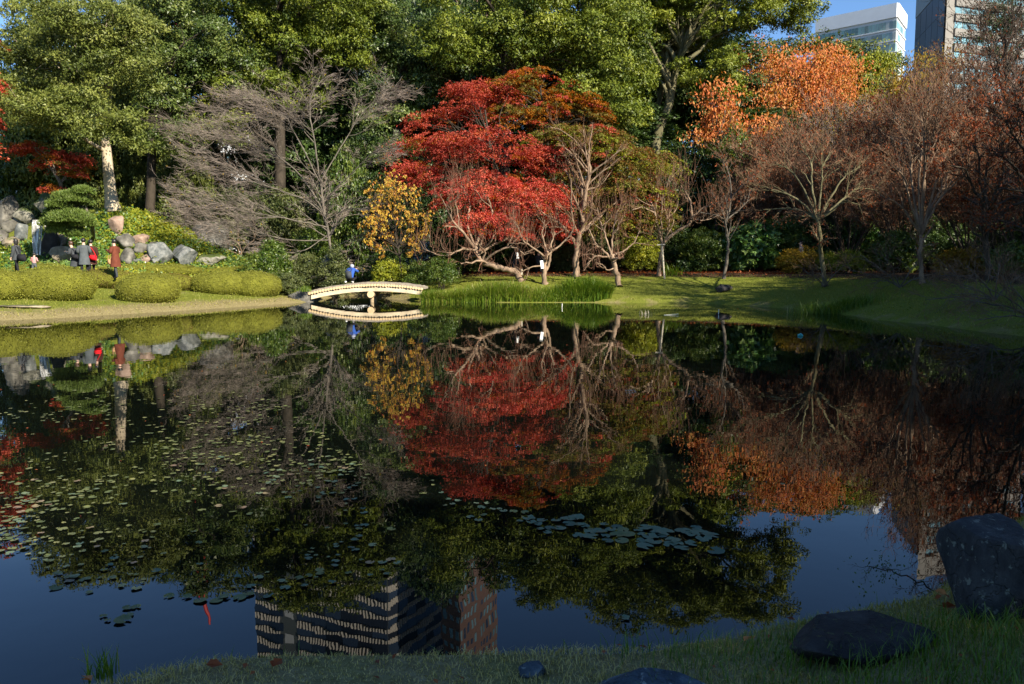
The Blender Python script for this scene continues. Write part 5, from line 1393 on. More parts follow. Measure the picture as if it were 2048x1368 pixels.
# lawn: short blades on the far banks
n = 90000
X = rr.uniform(-20, 17, n); Yv = rr.uniform(17, 44, n); sd = pond_sd(X, Yv)
k = (sd > 0.02) & (sd < np.where(X > -7, 5.0, 8.0)); X, Yv, sd = X[k], Yv[k], sd[k]; n = len(X)
P = np.stack([X, Yv, ground_z(X, Yv) - 0.005], -1)
dryness = np.where(X < -5, sst(2.0, 0.1, sd) * 0.5, sst(0.4, 0, sd) * 0.15)
V, Q, C = blades(rr, P, rr.uniform(0.04, 0.10, n), 0.028, 0.8, 1)
C = np.clip(np.repeat(0.38 + dryness + rr.normal(0, 0.2, n) + wave_noise(23, 12, .6, 3)(P) * 0.15, 4), 0, 1)
g = Geo(); g.add(V, Q, C)
tag(g.build('lawn_grass', LM['lawn']), 'short grass on the far banks', 'grass', None, 'stuff')
# near bank turf
n = 130000
X = rr.uniform(-3.2, 3.6, n); Yv = rr.uniform(1.7, 5.6, n); sd = pond_sd(X, Yv)
k = (sd > -0.03) & (sd < 2.4) & (rr.uniform(size=n) < sst(0.66 * 1.2, 0.5, np.abs(X) / np.maximum(Yv, .1)) + .15); X, Yv, sd = X[k], Yv[k], sd[k]; n = len(X)
P = np.stack([X, Yv, ground_z(X, Yv) - 0.004], -1)
lush = sst(0.6, 1.5, X) * 0.9 + sst(0.12, 0.0, sd) * 0.25 + wave_noise(27, 16, 1.5, 7.0)(P) * 0.25
hgt = rr.uniform(0.018, 0.05, n) * (1 + 0.9 * np.clip(lush, 0, 1)) * (0.8 + 0.4 * wave_noise(28, 16, 2, 12)(P))
V, Q, C = blades(rr, P, np.maximum(hgt, 0.012), 0.0035, 1.0, 2)
C = np.clip(np.repeat(0.72 - 0.5 * lush + rr.normal(0, 0.2, n), 6), 0, 1)
g = Geo(); g.add(V, Q, C)
tag(g.build('turf', LM['turf']), 'dry winter turf on the near bank', 'grass', None, 'stuff')
# taller green blades by the rocks on the right and along the edge
n = 5200
X = np.concatenate([0.35 + 2.0 * rr.beta(2.0, 1.3, 4200), rr.uniform(-1.9, 2.6, 1000)]); Yv = np.concatenate([rr.uniform(2.1, 3.4, 4200), rr.uniform(2.6, 4.6, 1000)])
sd = pond_sd(X, Yv)
k = (sd > 0.0) & np.concatenate([np.ones(4200, bool), sd[4200:] < 0.10])
X, Yv = X[k], Yv[k]; n = len(X)
P = np.stack([X, Yv, ground_z(X, Yv) - 0.004], -1)
V, Q, C = blades(rr, P, rr.uniform(0.05, 0.15, n), 0.0042, 0.7, 3, col=0.3, cv=0.15)
g = Geo(); g.add(V, Q, C); tag(g.build('tall_grass', LM['sedge']), 'taller green grass around the near rocks', 'grass', None, 'stuff')
p = on(205, 1345, 0.1)
tuft('grass_tuft', 'tuft of long green grass at the near water edge', (p[0], p[1] + 0.02, 0.06), 46, 0.16, 0.03, 'sedge', 461, wid=0.006, lean=0.5)
# ================================================================== earth-topped log footbridge
WOOD = plain_mat('bridge_bark_log', (0.34, 0.26, 0.16), 0.8, 0.2, 0.25, 8, 0.5)
CUT = plain_mat('bridge_cut_wood', (0.60, 0.44, 0.25), 0.7, 0.25, 0.18, 9, 0.2)
BEAM = plain_mat('bridge_beam_wood', (0.56, 0.46, 0.31), 0.75, 0.2, 0.28, 2.2, 0.4)
EARTH = plain_mat('bridge_earth_top', (0.25, 0.22, 0.175), 0.95, 0.1, 0.25, 5, 0.8)
Yb = 36.3
bx0, bx1 = at(616, 588, Yb)[0], at(846, 580, Yb)[0]
zl, zc, zr = at(625, 588, Yb)[2], at(735, 571, Yb)[2], at(843, 579, Yb)[2]
def arch(x):
    t = (np.asarray(x) - bx0) / (bx1 - bx0)
    chord = zl + (zr - zl) * t
    mid = zc - (zl + zr) / 2
    return chord + mid * 4 * t * (1 - t)
bridge = empty('footbridge', ((bx0 + bx1) / 2, Yb + 0.7, 0), 'small arched footbridge of pale logs with an earth top', 'bridge')
NLOG = 42; lr_ = (bx1 - bx0) / NLOG / 2
def log_mesh(name, rad, ln, sides=12, mats=(WOOD, CUT)):
    a = np.arange(sides) * 2 * math.pi / sides
    ring = np.stack([np.cos(a) * rad, 0 * a, np.sin(a) * rad], -1)
    ri = ring * np.array((0.93, 1, 0.93))
    v = np.concatenate([ri + (0, -0.008, 0), ring, ring + (0, ln, 0), ri + (0, ln + 0.008, 0)])
    q = []
    for k in range(3):
        for i in range(sides):
            j = (i + 1) % sides
            q.append((k * sides + i, k * sides + j, (k + 1) * sides + j, (k + 1) * sides + i))
    q = np.array(q)
    caps = np.array([list(range(sides))[::-1], [3 * sides + i for i in range(sides)]])
    mi = [1] * sides + [0] * sides + [1] * sides + [1, 1]
    return np_mesh(name, v, [q[:, ::-1], caps[:, ::-1]], list(mats), False, None, mi)
lme = [log_mesh('deck_log', lr_ * 0.98 * s, 1.36) for s in (1.0, 0.95, 1.03)]
rr = np.random.default_rng(33)
for i in range(NLOG):
    x = bx0 + lr_ * (2 * i + 1)
    o = bpy.data.objects.new('deck_log', lme[rr.integers(0, 3)]); COL.objects.link(o); o.parent = bridge
    o.location = (x - bridge.location.x, Yb - bridge.location.y + rr.uniform(-0.025, 0.02), float(arch(x)) + rr.uniform(-0.006, 0.006))
    o.rotation_euler = (0, rr.uniform(0, 6.28), 0)
def arch_slab(name, x0, x1, y0, y1, zlo, zhi, mat, n=40, rough=0.0):
    xs = np.linspace(x0, x1, n); z = arch(xs)
    zz = z + rr.normal(0, rough, n) if rough else z
    v = np.concatenate([np.stack([xs, 0 * xs + y0, z + zlo], -1), np.stack([xs, 0 * xs + y1, z + zlo], -1), np.stack([xs, 0 * xs + y1, zz + zhi], -1), np.stack([xs, 0 * xs + y0, zz + zhi], -1)])
    q = []
    for k in range(4):
        for i in range(n - 1): q.append((k * n + i, k * n + i + 1, ((k + 1) % 4) * n + i + 1, ((k + 1) % 4) * n + i))
    q += [(0, n, 2 * n, 3 * n), (n - 1, 4 * n - 1, 3 * n - 1, 2 * n - 1)]
    me = np_mesh(name, v, np.array(q), mat)
    return link(name, me, bridge)
arch_slab('earth_deck', bx0 - 0.25, bx1 + 0.1, Yb + 0.07, Yb + 1.30, lr_ * 0.55, lr_ + 0.07, EARTH, 60, 0.008)
for yy in (Yb + 0.06, Yb + 1.12):
    arch_slab('side_beam', bx0 + 0.12, bx1 - 0.06, yy, yy + 0.17, -lr_ - 0.21, -lr_ + 0.012, BEAM)
cl = log_mesh('cross_log', 0.155, 1.62, 20); o = bpy.data.objects.new('cross_log', cl); COL.objects.link(o); o.parent = bridge
pc = at(741, 589, Yb - 0.1); o.location = (pc[0] - bridge.location.x, Yb - 0.12 - bridge.location.y, pc[2])
for yy in (0.25, 1.2):
    pm = Geo(); pm.add(*tubes([(np.array([[(pc[0], Yb + yy, -0.6), (pc[0], Yb + yy, pc[2] - 0.1)]]), np.array([[0.09, 0.09]]))], 10)); pm.build('post', WOOD, bridge, True)
# wooden props of the propped tree, tree name boards, stakes
PW = plain_mat('weathered_prop_wood', (0.40, 0.36, 0.28), 0.8, 0.2, 0.2, 6, 0.3)
def pole(name, label, a, c, rad, mat, cat='prop', parent=None, sides=8):
    g = Geo(); pts = np.stack([a, a * .66 + c * .34, a * .33 + c * .67, c])[None]
    g.add(*tubes([(pts, np.full((1, 4), rad))], sides))
    ring = g.v[0]; g.add(ring[:sides], np.arange(sides)[None, ::-1]); g.add(ring[-sides:], np.arange(sides)[None])
    return tag(g.build(name, mat, parent), label, cat)
pY = stand(1330, 556, 40)[1]
pole('tree_prop', 'pale wooden prop leaning against the propped tree', stand(1329, 557, pY) + np.array((0, 0, -0.05)), at(1324, 488, pY), 0.045, PW)
pole('tree_prop', 'darker thin prop behind the pale one', stand(1321, 551, pY + .6) + np.array((0, 0, -0.05)), at(1322, 490, pY + .25), 0.035, BK['grey'])
pole('prop_crossbar', 'short wooden crossbar tied on top of the props', at(1314, 490, pY - .06), at(1330, 489, pY - .06), 0.035, PW)
for i, (x_, yb_, yt_, Y_, lab) in enumerate(((1370, 548, 529, 43.5, 'short wooden post at the path edge left of the slender tree'), (1482, 548, 524, 43.5, 'dark wooden post right of the slender tree'), (1043, 556, 543, 41, 'short post beside the leaning trunk'),
                                             (917, 556, 534, 42.5, 'dark post in shade behind the sedge'))):
    b_ = at(x_, yb_, Y_); b_[2] = float(ground_z(b_[:1], b_[1:2])[0]) - 0.05
    t_ = at(x_, yt_, Y_); t_[2] = max(t_[2], b_[2] + 0.35)
    pole('post', lab, b_, t_, 0.06, PW if i in (0, 2) else BK['dark'], 'post')
# white boards hung on trees
BOARD = plain_mat('white_board', (0.78, 0.79, 0.78), 0.6, 0.3)
for x_, y_, Y_, w_, h_, lab in ((1084, 529, 38.0, 6, 16, 'white name board on the stout crape myrtle'), (1035, 511, 40.6, 5, 12, 'white board hanging behind the leaning tree')):
    c = at(x_, y_, Y_); s = mpp(Y_)
    v, f = box_geo(0, 0, 0, w_ * s, 0.02, h_ * s)
    o = link('name_board', np_mesh('name_board', v, f, BOARD)); o.location = tuple(c); o.rotation_euler = (0, -0.15, 0.2); tag(o, lab, 'sign')
# floating bits
g = Geo(); c = on(1293, 629, 0.0); rr = np.random.default_rng(3)
P = np.repeat(c[None], 26, 0) + rr.normal(0, 0.05, (26, 3)) * (1.6, 1, 0); P[:, 2] = 0.0
g.add(*blades(rr, P, rr.uniform(0.06, 0.26, 26), 0.012, 0.7)); tag(g.build('withered_plant', PW), 'withered white water plant off the lawn', 'plant')
for i, (x_, y_, cx, lab, ln_) in enumerate(((1328, 630, (0.7, .68, .5), 'pale twig floating by the withered plant', 0.5), (1437, 628, (.75, .75, .7), 'white stick standing in the water below the dark stone', 0.16), (1124, 615, (.8, .8, .75), 'white stick in the water below the sedge', 0.16))):
    mt = plain_mat('stick_%d' % i, cx, 0.6)
    a = on(x_, y_, 0.005); c = a + (np.array((ln_, 0.02, 0.03)) if i == 0 else np.array((0.01, 0, ln_)))
    pole('stick', lab, a, c, 0.012, mt, 'stick')
mt = plain_mat('bottle_teal', (0.05, 0.35, 0.32), 0.3)
c = on(1601, 672, 0.0); v, f = rock_geo(71, 0.14, 0.07, 0.09, 3); o = link('float', np_mesh('float', v, f, mt, True)); o.location = (c[0], c[1], -0.02); tag(o, 'small teal object floating on the dark water', 'float')

# ================================================================== water lilies
LILY = [leaf_mat('lily_pad_green', [(0.05, 0.07, 0.02), (0.095, 0.11, 0.036), (0.165, 0.16, 0.06)], 0.0, 0.5, 0.25),
        leaf_mat('lily_pad_blue_green', [(0.035, 0.065, 0.04), (0.07, 0.11, 0.07), (0.12, 0.15, 0.08)], 0.0, 0.55, 0.2),
        leaf_mat('lily_pad_withered', [(0.11, 0.07, 0.045), (0.17, 0.12, 0.075), (0.20, 0.17, 0.08)], 0.0, 0.5, 0.3)]
def pad_mesh(seed, mat):
    r = np.random.default_rng(seed)
    n = 18
    a = np.linspace(0.16, 2 * math.pi - 0.16, n)
    rad = 1 + r.normal(0, 0.05, n) - (0.28 * np.exp(-((a - r.uniform(1, 5)) / 0.25) ** 2) if r.uniform() < 0.4 else 0)
    a = a * r.uniform(0.9, 1.0) + r.uniform(0, 0.3)
    curl = r.uniform(0.02, 0.2) * np.cos(a * r.integers(1, 4) + r.uniform(0, 6)) + r.uniform(0, 0.04)
    v = np.vstack([(0.12, 0, 0.01), np.stack([0.6 * np.cos(a) * rad, 0.6 * np.sin(a) * rad, 0.012 + 0 * a], -1), np.stack([np.cos(a) * rad, np.sin(a) * rad, 0.015 + np.maximum(curl, 0)], -1)])
    t = np.array([(0, i + 1, i + 2) for i in range(n - 1)])
    q = np.array([(i + 1, n + i + 1, n + i + 2, i + 2) for i in range(n - 1)])
    return np_mesh('lily_pad', v, [t, q], mat, True, r.uniform(0.2, 0.9) + r.normal(0, 0.04, len(v)))
PADS = [[pad_mesh(500 + 10 * k + i, LILY[k]) for i in range(7)] for k in range(3)]
rr = np.random.default_rng(88)
# where the dense field lies, in the picture (an outline on the water)
field = np.array([on(x, y, 0)[:2] for x, y in ((-80, 830), (60, 800), (200, 770), (380, 760), (560, 800), (660, 880), (760, 960), (800, 1060), (800, 1150), (700, 1165), (600, 1185), (500, 1200), (420, 1205), (330, 1190), (230, 1178), (140, 1165), (60, 1118), (-80, 1110))])
def inpoly(p, poly):
    A = poly; Bq = np.roll(poly, -1, 0)
    c = ((A[None, :, 1] > p[:, 1:2]) != (Bq[None, :, 1] > p[:, 1:2])) & (p[:, 0:1] < (Bq - A)[None, :, 0] * (p[:, 1:2] - A[None, :, 1]) / (Bq - A)[None, :, 1] + A[None, :, 0])
    return c.sum(1) % 2 == 1
cand = np.stack([rr.uniform(-9, 0.5, 24000), rr.uniform(3.6, 12.5, 24000)], -1)
cand = cand[inpoly(cand, field)]
nz = wave_noise(91, 20, 1.2, 6.0)(np.column_stack([cand, np.zeros(len(cand))]))
fade = (sst(11.0, 5.6, cand[:, 1]) * 0.92 + 0.08) * sst(0.2, -0.4, cand[:, 0])
dens = np.clip(0.36 + nz * 0.6, 0.03, 1) * fade
cand = cand[rr.uniform(size=len(cand)) < dens]
pads = []
def place(c, rad, mind=0.8):
    for q in pads:
        if abs(q[0] - c[0]) < 0.4 and abs(q[1] - c[1]) < 0.4 and math.hypot(q[0] - c[0], q[1] - c[1]) < (q[2] + rad) * mind: return False
    return True
cell = {}
for c in cand:
    rad = float(rr.uniform(0.012, 0.031))
    key = (int(c[0] / 0.15), int(c[1] / 0.15)); ok = True
    for dx in (-1, 0, 1):
        for dy in (-1, 0, 1):
            for q in cell.get((key[0] + dx, key[1] + dy), ()):
                if math.hypot(q[0] - c[0], q[1] - c[1]) < (q[2] + rad) * 0.82: ok = False
    if not ok: continue
    t = rr.uniform()
    kind = 2 if t < 0.13 else (1 if t < 0.35 + 0.3 * (c[0] > -2.2) else 0)
    e = (float(c[0]), float(c[1]), rad, kind, 'field'); pads.append(e); cell.setdefault(key, []).append(e)
    if len(pads) > 1500: break
# loose pads near the bottom left, and the strip of big pads right of the middle
for x_, y_, w_, lab in ((245, 1243, 30, 'l'), (255, 1232, 22, 'l'), (272, 1216, 18, 'l'), (256, 1217, 20, 'l'), (207, 1234, 14, 'l'), (215, 1242, 12, 'l'), (112, 1177, 22, 'l'), (178, 1186, 14, 'l'), (432, 1202, 26, 'l'),
                        (400, 1203, 26, 'l'), (450, 1195, 22, 'l'), (480, 1197, 26, 'l'), (498, 1190, 22, 'l'), (338, 1194, 20, 'l'), (140, 1156, 20, 'l'), (170, 1160, 20, 'l'), (1565, 970, 10, 'l'), (1250, 1238, 20, 'l')):
    c = on(x_, y_, 0); pads.append((c[0], c[1], w_ * np.hypot(c[0], c[1]) / FPX / 2, 0 if x_ < 600 else 1, 'loose'))
strip = ((850, 985), (870, 972), (865, 962), (845, 990), (880, 985), (895, 1000), (905, 1008), (920, 1004), (888, 1012), (955, 1008), (965, 1014), (975, 1010), (985, 1020), (998, 1018), (940, 1036), (955, 1040), (965, 1030), (1005, 1024), (1028, 1026), (1052, 1028),
         (1040, 1042), (1058, 1036), (1062, 1044), (1085, 1042), (1112, 1040), (1075, 1050), (1080, 1058), (1102, 1058), (1122, 1058), (1092, 1066), (1134, 1040), (1148, 1039), (1138, 1048), (1152, 1038), (1168, 1054), (1160, 1049), (1175, 1060), (1158, 1072), (1180, 1068), (1196, 1064),
         (1182, 1076), (1208, 1052), (1232, 1054), (1220, 1062), (1245, 1062), (1215, 1074), (1238, 1072), (1218, 1085), (1242, 1083), (1258, 1070), (1275, 1064), (1290, 1056), (1308, 1062), (1328, 1066), (1285, 1068), (1298, 1074), (1280, 1082), (1308, 1084), (1325, 1074),
         (1340, 1088), (1358, 1090), (1362, 1098), (1368, 1062), (1390, 1060), (1378, 1072), (1395, 1068), (1410, 1078), (1384, 1088), (1425, 1072), (1408, 1068), (1432, 1105), (1290, 1094), (1345, 1084))
for x_, y_ in strip:
    w_ = (9 + 22 * np.clip((x_ - 850) / 320, 0, 1)) * rr.uniform(0.6, 1.2)
    c = on(x_ + rr.uniform(-3, 3), y_ + rr.uniform(-2, 2), 0); pads.append((c[0], c[1], w_ * np.hypot(c[0], c[1]) / FPX / 2, 1 if rr.uniform() > 0.08 else 0, 'strip'))
# the 300 that show largest are objects of their own, the rest one mass
size = np.array([q[2] ** 2 / (q[0] ** 2 + q[1] ** 2 + EYE ** 2) ** 1.5 for q in pads])
order = np.argsort(-size)
LAB = {('field', 0): 'small round green lily pad in the dense field at left', ('field', 1): 'small round blue green lily pad in the dense field at left', ('field', 2): 'withered brown lily pad in the dense field at left',
       ('loose', 0): 'lily pad floating loose on the blue water below the field', ('loose', 1): 'lily pad lying alone on the dark open water', ('strip', 1): 'large blue green lily pad in the strip right of the middle', ('strip', 0): 'yellow green lily pad in the strip right of the middle'}
rest = Geo()
for rank, i in enumerate(order):
    x_, y_, rad, kind, fam = pads[i]
    me = PADS[kind][rr.integers(0, 7)]
    rz = rr.uniform(0, 6.28); zz = 0.004 + rr.uniform(0, 0.006)
    tx, ty = rr.normal(0, 0.05, 2)
    if rank < 300:
        o = bpy.data.objects.new('lily_pad', me); COL.objects.link(o)
        o.location = (x_, y_, zz); o.rotation_euler = (tx, ty, rz); o.scale = (rad, rad, rad)
        if fam == 'field': where = (', far side', ', mid depth', ', near side')[(y_ < 6.6) + (y_ < 5.2)] + (', left', ', centre', ', right')[int(x_ / y_ > -0.42) + int(x_ / y_ > -0.28)]
        elif fam == 'strip': where = (', thin left tail', ', central part', ', right end')[int(x_ / y_ > 0.02) + int(x_ / y_ > 0.16)]
        else: where = ''
        tag(o, LAB[(fam, kind)].replace(' in the dense field at left', ' in the left field').replace(' right of the middle', '') + where, 'lily pad', {'field': 'lily pads of the dense field', 'loose': 'loose lily pads', 'strip': 'lily pads of the strip'}[fam])
    else:
        nv = len(me.vertices); co = np.empty(nv * 3, np.float32); me.vertices.foreach_get('co', co); co = co.reshape(-1, 3) * rad
        c_, s_ = math.cos(rz), math.sin(rz)
        v = np.stack([co[:, 0] * c_ - co[:, 1] * s_ + x_, co[:, 0] * s_ + co[:, 1] * c_ + y_, co[:, 2] + zz], -1)
        n = 18
        t = np.array([(0, k + 1, k + 2) for k in range(n - 1)]); q = np.array([(k + 1, n + k + 1, n + k + 2, k + 2) for k in range(n - 1)])
        rest.add(v, [t, q], rr.uniform(0.2, 0.95))
if not rest.empty: tag(rest.build('lily_pads', LILY[0], None, True), 'the smaller far lily pads of the dense field', 'lily pads', None, 'stuff')
# fallen leaves on the near turf and a leaning twig over the water
for i, (x_, y_, mt, lab) in enumerate(((412, 1328, 'rust', 'brown fallen leaf on the left part of the turf'), (545, 1334, 'rust', 'dark curled leaf on the turf below the reflected tower'), (183, 1352, 'orange', 'tan fallen leaf by the grass tuft'), (1505, 1272, 'orange', 'pale fallen leaf near the flat rock'),
                                       (1870, 1180, 'orange', 'orange fallen leaf beside the big boulder'), (1885, 1235, 'rust', 'dark red fallen leaf at the boulder foot'))):
    c = on(x_, y_, 0.16); z = float(ground_z(c[:1], c[1:2])[0]); r_ = np.random.default_rng(i)
    v, q = leaf_quads(np.array([[0, 0, 0], [0, 0, 0]]), np.array([[1, 0, .1], [.8, .5, 0.15]]), np.array([[0, -.3, 1.], [0, -.2, 1]]), np.array([0.07, 0.05]), np.array([0.045, 0.03]), 0.25)
    o = link('fallen_leaf', np_mesh('fallen_leaf', v, q, LM[mt], False, np.full(8, 0.6))); o.location = (c[0], c[1], z + 0.03); o.rotation_euler = (0.1, 0.1, i * 1.3); tag(o, lab, 'leaf')
rr = np.random.default_rng(6)
for nm, lab, n, x0, x1, y0, y1, z0, cond in (('turf_leaves', 'small brown leaves strewn over the near turf', 150, -2.2, 2.6, 2.4, 4.4, None, lambda s_: (s_ > 0.05)), ('floating_leaves', 'tiny fallen leaves floating on the pond', 420, -9, 9, 5, 35, 0.004, lambda s_: s_ < -0.2)):
    X = rr.uniform(x0, x1, n); Yv = rr.uniform(y0, y1, n); k = cond(pond_sd(X, Yv)); X, Yv = X[k], Yv[k]; n = len(X)
    Z = ground_z(X, Yv) + rr.uniform(0.012, 0.03, n) if z0 is None else np.full(n, z0)
    Ls = rr.uniform(0.02, 0.045, n)
    v, q = leaf_quads(np.stack([X, Yv, Z], -1), unit(rr.normal(0, 1, (n, 3)) * (1, 1, .15)), unit(rr.normal(0, .25, (n, 3)) + (0, 0, 1)), Ls, Ls * 0.6)
    g = Geo(); g.add(v, q, np.repeat(rr.uniform(0, 1, n), 4)); tag(g.build(nm, LM['rust']), lab, 'leaves', None, 'stuff')
rr = np.random.default_rng(4)
tw = [at(1905, 1190, 4.0), at(1850, 1170, 4.0), at(1800, 1148, 3.95), at(1742, 1133, 3.9)]
b_ = np.array((tw[0][0] + 0.15, 4.05, 0.3))
bare('overhanging_twig', 'dark berried twig leaning out over the water from the boulder', b_, [([b_] + tw, 0.006, 0.0025)], 471, 'dark', 'darktwig', ((40, 0.16), (4, 0.45)), wig=0.2, rmin=0.0009, up=-0.25, cat='twig', leaf='dark', leafn=200, leafsize=0.016, lmin=0.04)

# ================================================================== people
SKIN = plain_mat('skin', (0.52, 0.33, 0.24), 0.55, 0.4)
HAIR = plain_mat('hair_black', (0.012, 0.010, 0.009), 0.45, 0.5)
HAIRB = plain_mat('hair_brown', (0.06, 0.028, 0.016), 0.45, 0.5)
def cloth(name, c): return plain_mat('cloth_' + name, c, 0.85, 0.15, 0.18, 7, 0.25, bscale=60)
CL = {k: cloth(k, c) for k, c in dict(black=(0.014, 0.014, 0.017), charcoal=(0.045, 0.05, 0.055), grey=(0.075, 0.085, 0.09), brown=(0.12, 0.035, 0.02), darkbrown=(0.05, 0.02, 0.015), blue=(0.025, 0.075, 0.30),
                                      white=(0.72, 0.72, 0.72), navy=(0.02, 0.025, 0.05), paleg=(0.30, 0.32, 0.38), red=(0.62, 0.012, 0.02), pink=(0.55, 0.25, 0.24), tan=(0.35, 0.2, 0.1)).items()}
def skin_body(name, J, E, mats, root_j, sub=1):
    """one continuous body grown round a jointed skeleton; J name -> (x,y,z, rx, ry, mat)"""
    names = list(J); ix = {n: i for i, n in enumerate(names)}
    me = bpy.data.meshes.new(name)
    me.from_pydata([J[n][:3] for n in names], [(ix[a], ix[b]) for a, b in E], [])
    o = bpy.data.objects.new(name, me); COL.objects.link(o)
    md = o.modifiers.new('s', 'SKIN')
    for i, n in enumerate(names):
        sv = me.skin_vertices[0].data[i]; sv.radius = (J[n][3], J[n][4]); sv.use_root = (n == root_j)
    ms = o.modifiers.new('u', 'SUBSURF'); ms.levels = sub; ms.render_levels = sub
    dg = bpy.context.evaluated_depsgraph_get()
    out = bpy.data.meshes.new_from_object(o.evaluated_get(dg))
    bpy.data.objects.remove(o)
    nv = len(out.vertices); co = np.empty(nv * 3, np.float32); out.vertices.foreach_get('co', co); co = co.reshape(-1, 3)
    P = np.array([J[n][:3] for n in names])
    segs = [(ix[a], ix[b]) for a, b in E]
    D = []
    for a, b in segs:
        e = P[b] - P[a]; t = np.clip(((co - P[a]) @ e) / (e @ e), 0, 1); D.append(np.linalg.norm(co - P[a] - t[:, None] * e, axis=1))
    near = np.argmin(np.array(D), 0)
    vm = np.array([J[names[segs[k][1]]][5] for k in near])
    out.materials.clear()
    for m_ in mats: out.materials.append(m_)
    for p in out.polygons:
        p.material_index = int(vm[p.vertices[0]]); p.use_smooth = True
    return out
def add_fingers(me, hand, d, mat_i, s=1.0):
    """five short fingers on the end of a hand"""
    bm = bmesh.new(); bm.from_mesh(me)
    d = Vector(d).normalized(); side = d.cross(Vector((0, 0, 1)))
    side = side.normalized() if side.length > 0.1 else Vector((1, 0, 0))
    up = side.cross(d)
    for k, (off, ln) in enumerate(((-0.03, .062), (-0.01, .075), (0.01, .07), (0.03, .055), (0.042, .05))):
        p0 = Vector(hand) + side * off * s
        dd = (d + side * (0.9 if k == 4 else off * 3) - up * 0.25).normalized()
        p1 = p0 + dd * ln * 0.55 * s; p2 = p1 + (dd - up * 0.5).normalized() * ln * 0.5 * s
        prev = None
        for q, rad in ((p0, .009), (p1, .008), (p2, .005)):
            ring = [bm.verts.new(q + (side * math.cos(a) + up * math.sin(a)) * rad * s) for a in (0, 1.57, 3.14, 4.71)]
            if prev:
                for i in range(4):
                    f = bm.faces.new((prev[i], prev[(i + 1) % 4], ring[(i + 1) % 4], ring[i])); f.material_index = mat_i
            prev = ring
        bm.faces.new(prev).material_index = mat_i
    bm.to_mesh(me); bm.free()
def ring_loft(rings, sides=16):
    """closed rings (cx, cy, cz, rx, ry) -> verts, quads"""
    a = np.arange(sides) * 2 * math.pi / sides
    v = np.concatenate([np.stack([c[0] + np.cos(a) * c[3], c[1] + np.sin(a) * c[4], 0 * a + c[2]], -1) for c in rings])
    q = np.array([(k * sides + i, k * sides + (i + 1) % sides, (k + 1) * sides + (i + 1) % sides, (k + 1) * sides + i) for k in range(len(rings) - 1) for i in range(sides)])
    return v, q
def person(label, foot, face, top='black', legs='black', coat=None, hair=HAIR, long_hair=False, arms='down', lean=0.0, h=1.65, stride=0.12, hem=0.55, group=None):
    """standing walker; face = heading in radians (0 looks along +X of the picture)"""
    s = h / 1.65
    root = empty('person', foot, label, 'person', group, rz=face - math.pi / 2)   # the body faces local +Y
    sh = 0.165; L = lean
    J = {'pelvis': (0, 0, .90, .14, .10, 1), 'spine': (0, .03 * L, 1.06, .125, .095, 0), 'chest': (0, .10 * L, 1.22, .145, .10, 0), 'neck': (0, .17 * L, 1.37, .055, .055, 0), 'jaw': (0, .21 * L + .02, 1.445, .062, .07, 2),
         'head': (0, .24 * L + .015, 1.53, .074, .09, 2), 'crown': (0, .26 * L, 1.60, .05, .065, 2)}
    E = [('pelvis', 'spine'), ('spine', 'chest'), ('chest', 'neck'), ('neck', 'jaw'), ('jaw', 'head'), ('head', 'crown')]
    pose = {'down': ((.22, .0, 1.08), (.23, .08, .86)), 'front': ((.22, .03, 1.10), (.10, .26, 1.18)), 'camera': ((.23, .12, 1.16), (.07, .22, 1.40)), 'hold': ((.23, .02, 1.08), (.12, .22, 1.05))}[arms]
    for sd, sg in (('l', -1), ('r', 1)):
        el, wr = pose
        J['sho' + sd] = (sg * sh, .11 * L, 1.31, .065, .065, 0)
        J['elb' + sd] = (sg * el[0], el[1] + .1 * L, el[2], .046, .046, 0)
        J['wri' + sd] = (sg * wr[0], wr[1] + .1 * L, wr[2], .036, .036, 0)
        hd = Vector(wr) - Vector(el); hd.normalize()
        J['han' + sd] = (sg * wr[0] + sg * hd.x * .08, wr[1] + .1 * L + hd.y * .08, wr[2] + hd.z * .08, .036, .02, 2)
        E += [('chest', 'sho' + sd), ('sho' + sd, 'elb' + sd), ('elb' + sd, 'wri' + sd), ('wri' + sd, 'han' + sd)]
        st = stride * sg
        J['hip' + sd] = (sg * .085, 0, .84, .095, .09, 1); J['kne' + sd] = (sg * .09, st * .7 + .03, .47, .06, .06, 1); J['ank' + sd] = (sg * .09, st, .09, .042, .045, 1); J['toe' + sd] = (sg * .10, st + .15, .04, .04, .03, 3)
        E += [('pelvis', 'hip' + sd), ('hip' + sd, 'kne' + sd), ('kne' + sd, 'ank' + sd), ('ank' + sd, 'toe' + sd)]
    me = skin_body('body', J, E, [CL[top], CL[legs], SKIN, CL['black']], 'pelvis')
    for sd, sg in (('l', -1), ('r', 1)):
        hnd = J['han' + sd]; w = J['wri' + sd]
        add_fingers(me, hnd[:3], (hnd[0] - w[0], hnd[1] - w[1], hnd[2] - w[2]), 2)
    o = link('body', me, root, False); o.scale = (s, s, s)
    # nose and eyes
    hc = np.array(J['head'][:3])
    v, f = ico(2); nose = v * (0.012, 0.022, 0.018) + hc + (0, .092, -0.005)
    g = Geo(); g.add(nose, f); g.build('nose', SKIN, o, True, False)
    for sg in (-1, 1):
        g = Geo(); g.add(v * (0.012, 0.008, 0.009) + hc + (sg * .032, .083, 0.022), f); g.build('eye', HAIR, o, True, False)
    # hair: a cap that leaves the face free
    v, f = ico(3); hv = v.copy()
    keep = ~((hv[:, 1] > 0.35) & (hv[:, 2] < 0.42))
    hv = hv * np.array((.092, .108, .105)) + hc + np.array((0, -.012, .028))
    low = hv[:, 2] < hc[2] - 0.02
    if long_hair:
        bk = (v[:, 1] < 0.2) & (v[:, 2] < 0)
        hv[bk, 2] -= 0.13 * np.minimum(1, -v[bk, 2] * 1.6)
